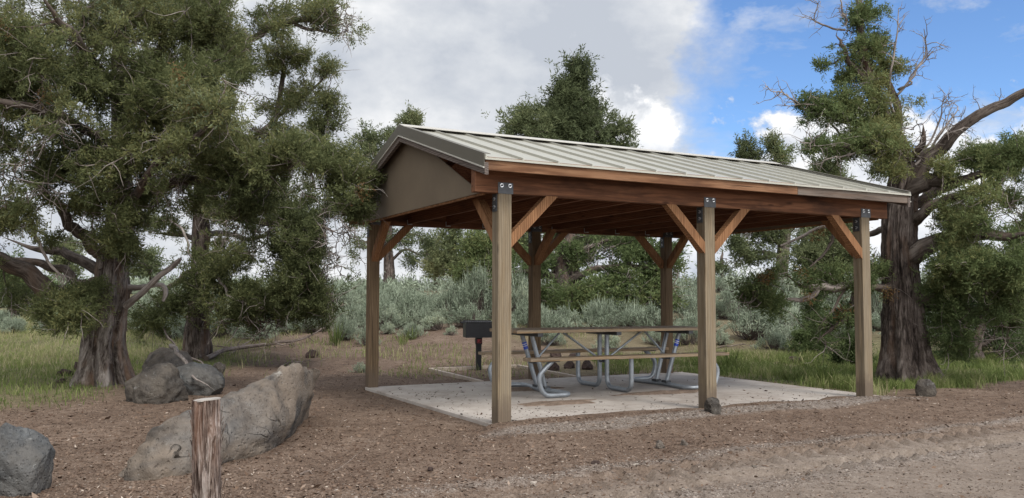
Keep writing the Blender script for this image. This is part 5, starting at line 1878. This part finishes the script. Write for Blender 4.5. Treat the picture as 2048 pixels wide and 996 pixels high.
# ------------------------------------------------------------------ boulders and rocks
def loft_rock(name, label, stations, mat, Yd, seed, amp=.05, fr=2.2, cat='boulder', facet=.06):
    """stations: (base px, base py, top px, top py, depth of body, bulge) along the rock's long side;
    base points lie on the ground, the tops stand above them at the given extra distance"""
    ring = 28
    R_ = []
    for (bx, by, tx, ty, dep, bul, lean) in stations:
        B = gpt(bx, by)
        Tq = at(tx, ty, B[1] + lean)
        B = B.copy()
        B[2] -= .05
        away = np.array([-.80, .60, 0])
        Bk = B + away * dep
        Tk = Tq + away * dep * .45
        Tk[2] -= .09
        fm = (B + Tq) / 2 - away * bul
        bm = (Bk + Tk) / 2 + away * .12
        ctl = np.array([B, fm, Tq, (Tq + Tk) / 2 + [0, 0, .03], Tk, bm, Bk, (B + Bk) / 2 - [0, 0, .05]])
        # closed Catmull-Rom resampled
        Q = []
        n = len(ctl)
        for i in range(n):
            a, b, c, d = ctl[i - 1], ctl[i], ctl[(i + 1) % n], ctl[(i + 2) % n]
            for t in np.arange(8) / 8:
                Q.append(.5 * (2 * b + (-a + c) * t + (2 * a - 5 * b + 4 * c - d) * t * t + (-a + 3 * b - 3 * c + d) * t ** 3))
        R_.append(np.array(Q))
    R_ = np.array(R_)
    ns = len(R_)
    # resample along
    m = (ns - 1) * 8 + 1
    out = []
    for j in range(R_.shape[1]):
        out.append(smooth_path(R_[:, j], 8))
    G = np.stack(out, 1)
    # close the ends by shrinking extra rings
    def endcap(ring_, other):
        c = ring_.mean(0)
        dirv = (ring_.mean(0) - other.mean(0))
        return [c + (ring_ - c) * s + dirv * q for s, q in ((.88, .35), (.62, .65), (.28, .82), (.0, .86))]
    G = np.concatenate([np.array(endcap(G[0], G[1])[::-1]), G, np.array(endcap(G[-1], G[-2]))])
    nr, nc = G.shape[:2]
    V = G.reshape(-1, 3)
    N = np.cross(np.gradient(G, axis=0), np.roll(G, -1, 1) - np.roll(G, 1, 1)).reshape(-1, 3)
    N = unit(N)
    cen = V.mean(0)
    if ((V - cen) * N).sum(1).mean() < 0:
        N = -N
    n1 = fbm(V * fr + seed, 4, .55) - .5
    rid = np.abs(fbm(V * fr * 1.3 + seed + 50, 3) - .5)
    fac = np.floor(fbm(V * 1.7 + seed + 9, 2) * 7) / 7 - .5
    n3 = fbm(V * 9 + seed, 3) - .5
    V = V + N * (n1 * amp * 2.2 - np.exp(-rid * 30) * amp * .55 + fac * facet + n3 * amp * .8 + (fbm(V * 24 + seed, 2) - .5) * amp * .35)[:, None]
    i = np.arange(nr - 1)[:, None] * nc
    j = np.arange(nc)[None]
    Fq = np.stack([i + j, i + (j + 1) % nc, i + nc + (j + 1) % nc, i + nc + j], -1).reshape(-1, 4)
    mb = MB()
    mb.quads(V, Fq, 0, None, None, True)
    loc = np.array([*cen[:2], float(gz(cen[0], cen[1]))])
    o = mb.build(name, M[mat], None, loc)
    tag(o, label, cat)
    return o


loft_rock('boulder', 'largest boulder, long tilted grey-brown slab behind the bark-covered post', [
    (264, 962, 268, 918, .12, .03, .05), (302, 960, 302, 872, .22, .06, .10), (362, 948, 358, 842, .34, .09, .14), (430, 932, 434, 812, .50, .10, .2),
    (490, 915, 502, 774, .60, .11, .25), (540, 898, 560, 746, .62, .11, .25), (578, 872, 604, 730, .58, .11, .22), (602, 840, 636, 742, .48, .08, .12)], 'boulder', 6, 3.3, .062, 2.6, facet=.11)


def ico_rock(name, label, x, y, wpx, hpx, mat, seed, dpt=.8, amp=.22, cat='rock', sink=.18, rot=0, sub=4, lowp=None):
    import bmesh
    p = gpt(x, y)
    k = p[1] / F
    bm = bmesh.new()
    bmesh.ops.create_icosphere(bm, subdivisions=sub, radius=1)
    V = np.array([v.co[:] for v in bm.verts])
    n = fbm(V * 1.1 + seed, 2) - .5
    n2 = fbm(V * 2.7 + seed, 4, .6) - .5
    n3 = np.abs(fbm(V * 2.0 + seed + 20, 3) - .5)
    rng = np.random.default_rng(seed)
    # cut by random planes for faces
    for q in range(9):
        a = unit(rng.normal(size=3))
        h = .62 + .25 * rng.random()
        d = V @ a - h
        V = V - np.where(d > 0, d, 0)[:, None] * a * .9
    n4 = fbm(V * 7 + seed, 3) - .5
    V = V * (1 + n * amp * 1.6 + n2 * amp * 1.2 + n4 * amp * .5 - np.exp(-n3 * 26) * amp * .4)[:, None]
    V[:, 2] = np.where(V[:, 2] < -.45, -.45 + (V[:, 2] + .45) * .2, V[:, 2])
    mn, mx = V.min(0), V.max(0)
    V = (V - (mn + mx) / 2) / (mx - mn) * 2
    sx, sz = wpx * k / 2, hpx * k * (1 + sink) / 2
    V = V * np.array([sx, sx * dpt, sz])
    V[:, 2] += sz - hpx * k * sink
    if lowp is not None:
        V[:, 2] = V[:, 2] * (1 + lowp * V[:, 0] / sx)
    for v, c in zip(bm.verts, V):
        v.co = c
    for f in bm.faces:
        f.smooth = sub > 3
    me = bpy.data.meshes.new(name)
    bm.to_mesh(me)
    bm.free()
    me.materials.append(M[mat])
    o = bpy.data.objects.new(name, me)
    COL.objects.link(o)
    o.location = (p[0], p[1] + sx * dpt * .8, p[2])
    o.rotation_euler = (0, 0, rot)
    tag(o, label, cat)
    return o


ico_rock('boulder', 'dark grey boulder cut by the left edge of the picture', 0, 992, 136, 136, 'boulderblue', 14, .9, .2, 'boulder', .15, sub=5)
ico_rock('boulder', 'dark knobbly boulder at the foot of the fluted trunk', 292, 807, 122, 76, 'boulderdark', 25, .9, .2, 'boulder', .15, sub=5, lowp=.05)
ico_rock('boulder', 'pale-faced wedge boulder right of the dark knobbly one', 374, 792, 116, 64, 'boulderblue', 37, .9, .16, 'boulder', .15, sub=5, lowp=-.05)
ico_rock('boulder', 'lichen-spotted brown boulder behind the pale-faced wedge', 318, 764, 108, 66, 'boulder', 42, .8, .18, 'boulder', .15, sub=5)
rk = [(124, 752, 30, 14, 'small dark rock left of the fluted trunk'), (120, 768, 24, 10, 'smallest dark rock left of the fluted trunk, nearest the camera'), (152, 740, 18, 16, 'dark rock touching the left root of the fluted trunk'),
      (432, 748, 34, 24, 'brown rock right of the pale-faced wedge boulder'), (622, 716, 30, 16, 'dark rock beyond the tall end of the largest boulder'),
      (1432, 828, 42, 31, 'dark pitted rock at the foot of the middle front post'), (1858, 794, 42, 34, 'dark brown rock in grass before the big trunk'), (1590, 727, 34, 13, 'flat dark rock in the litter right of the slab'),
      (1060, 722, 26, 16, 'dark rock under the left end of the back bench'), (1112, 716, 30, 16, 'dark lava rock under the back bench, left of the centre legs'), (1152, 722, 30, 18, 'dark lava rock left of the rear centre leg'),
      (1176, 740, 28, 20, 'lava rock beside the rear centre leg'), (1106, 742, 30, 20, 'reddish lava rock under the near bench'), (1140, 738, 24, 16, 'lava rock between the table legs'), (1240, 728, 24, 14, 'lava rock right of the centre legs'),
      (1322, 898, 22, 15, 'reddish stone lying on the dirt in front of the middle post'), (1370, 893, 18, 13, 'pale angular stone lying right of the reddish one'), (1192, 930, 18, 7, 'black chip of stone by the wheel track'), (860, 943, 13, 8, 'small dark stone on the bare ground front of the nearest post'),
      (1510, 938, 13, 8, 'tan pebble lying in the wheel track')]
for i, (x, y, w, h, lab) in enumerate(rk):
    ico_rock('rock', lab, x, y, w, h, 'boulderdark' if i in (5, 6, 3) else 'lava' if i not in (15, 16, 19) else 'boulder', 60 + i, .85, .34, 'rock', .2, random.random() * 3, 3)

# ------------------------------------------------------------------ bark-covered post in front
Yp = 4.45
pt = at(412, 799, Yp)
pb_ = at(417, 1060, Yp)
gzp = float(gz(pb_[0], pb_[1]))
root = empty('fence_post', (pb_[0], pb_[1], gzp))
tag(root, 'short juniper post with peeling shaggy bark before the largest boulder', 'post')
mb = MB()
n = 46
P = [(pb_[0] + (pt[0] - pb_[0]) * k / n, pb_[1] + (pt[1] - pb_[1]) * k / n, gzp - .25 + (pt[2] - gzp + .25) * k / n) for k in range(n + 1)]


def post_disp(L, th, rr):
    a = np.cos(th), np.sin(th)
    n1 = fbm(np.stack([a[0] * 1.2, a[1] * 1.2, L * 1.1], -1), 3) - .5
    n2 = fbm(np.stack([a[0] * 7, a[1] * 7, L * 2.2], -1), 4, .7) - .5
    kn = np.exp(-(((th - 4.9) / .35) ** 2 + ((L - .55) / .05) ** 2)) + np.exp(-(((th - 5.6) / .3) ** 2 + ((L - .78) / .04) ** 2)) * .8
    n4 = np.abs(fbm(np.stack([a[0] * 4, a[1] * 4, L * 1.5 + 4], -1), 3, .6) - .5)
    return rr * (n1 * .18 + n2 * .34 + kn * .22 - np.exp(-n4 * 30) * .16)


mb.tube(P, np.linspace(.068, .066, n + 1), 96, 0, False, None, post_disp)
ob = mb.build('bark', M['barkpost'], None)
ob.data.transform(Matrix.Translation(-root.location))
ob.parent = root
mb = MB()
for q in range(110):     # loose bark strips
    a = random.random() * 6.28
    z = random.random() * .85
    L = .06 + .12 * random.random()
    c = np.array(P[int(z * n)])
    r0 = .0665
    d = np.array([math.cos(a), math.sin(a), 0])
    s = np.array([-d[1], d[0], 0]) * (.0018 + .003 * random.random())
    p0 = c + d * r0
    p1 = c + d * (r0 + .004) + np.array([0, 0, L * .6]) + s * random.uniform(-.6, .6)
    p2 = c + d * (r0 + .008 + .014 * random.random()) + np.array([0, 0, L])
    for a0, a1 in ((p0, p1), (p1, p2)):
        th_ = d * .003
        V = [a0 - s, a0 + s, a1 + s * .8, a1 - s * .8, a0 - s + th_, a0 + s + th_, a1 + s * .8 + th_, a1 - s * .8 + th_]
        mb.quads(V, [[0, 1, 2, 3], [4, 7, 6, 5], [0, 4, 5, 1], [2, 6, 7, 3], [1, 5, 6, 2], [0, 3, 7, 4]], 0, np.tile(np.array([[0, 0], [.01, 0], [.01, L], [0, L]]) + random.random(), (6, 1)))
st = mb.build('bark_strips', M['barkpost'], None)
st.data.transform(Matrix.Translation(-root.location))
st.parent = root
st["kind"] = 'stuff'
mb = MB()
c = np.array(P[-1])
rs = []
for j in range(48):
    a = j / 48 * 6.283
    rr = .064 * (1 + .08 * math.sin(3 * a + 1) + .05 * math.sin(7 * a))
    rs.append((c[0] + rr * math.cos(a), c[1] + rr * math.sin(a), c[2] - .004 + .006 * math.cos(a)))
mb.prism(rs, (0, 0, .007))
ct = mb.build('cut_top', M['cut'], None)
ct.data.transform(Matrix.Translation(-root.location))
ct.parent = root


# ------------------------------------------------------------------ fallen branches
def fallen(name, label, pts, r0, twigs, seed, mat='fallen', lift=.05):
    T = Tree(seed)
    Q = []
    for i, (x, y, dz) in enumerate(pts):
        p = gpt(x, y)
        Q.append((p[0], p[1], p[2] + r0 * .7 + dz, r0 * (1 - .85 * i / (len(pts) - 1))))
    W_, _ = T.limb(Q, 6, 8, wob=.05, node=False)
    for k in range(twigs):
        q = W_[T.rng.integers(3, len(W_))]
        ax = unit(W_[-1] - W_[0])
        T.twig(q, ax * .7 + T.rng.normal(size=3) * [.6, .6, .25] + [0, 0, .15], .25 + .5 * T.rng.random(), r0 * .3, False, .5)
    c = np.array(Q).mean(0)
    o = T.wood.build(name, [M[mat], M[mat], M[mat]], None, (c[0], c[1], float(gz(c[0], c[1]))))
    tag(o, label, 'branch')


fallen('fallen_branch', 'longest grey fallen branch lying behind the largest boulder', [(412, 722, 0), (460, 707, .02), (520, 698, .04), (590, 692, .06), (640, 676, .15), (690, 640, .5)], .055, 16, 301)
fallen('fallen_branch', 'thin forked stick lying just below the longest fallen branch', [(455, 715, 0), (480, 702, .03), (510, 690, .1)], .03, 5, 302)
fallen('fallen_branch', 'twisted grey stick leaning over the boulders by the second trunk', [(340, 765, .50), (362, 778, .40), (392, 792, .26), (428, 806, .12)], .035, 0, 303, 'dead')
fallen('fallen_branch', 'short brown stick lying in litter left of the back left post', [(560, 735, 0), (600, 728, .01), (640, 724, .0)], .018, 4, 304)
fallen('fallen_branch', 'thin stick lying on bare ground at the bottom middle', [(600, 952, 0), (650, 948, .005), (690, 945, 0)], .007, 1, 305)
fallen('fallen_branch', 'thin twig lying right of the largest boulder', [(640, 905, 0), (670, 898, .005), (695, 896, 0)], .006, 1, 306)
fallen('fallen_branch', 'grey stick lying in the grass right of the slab', [(1420, 700, 0), (1470, 694, .03), (1530, 700, 0)], .02, 4, 307)
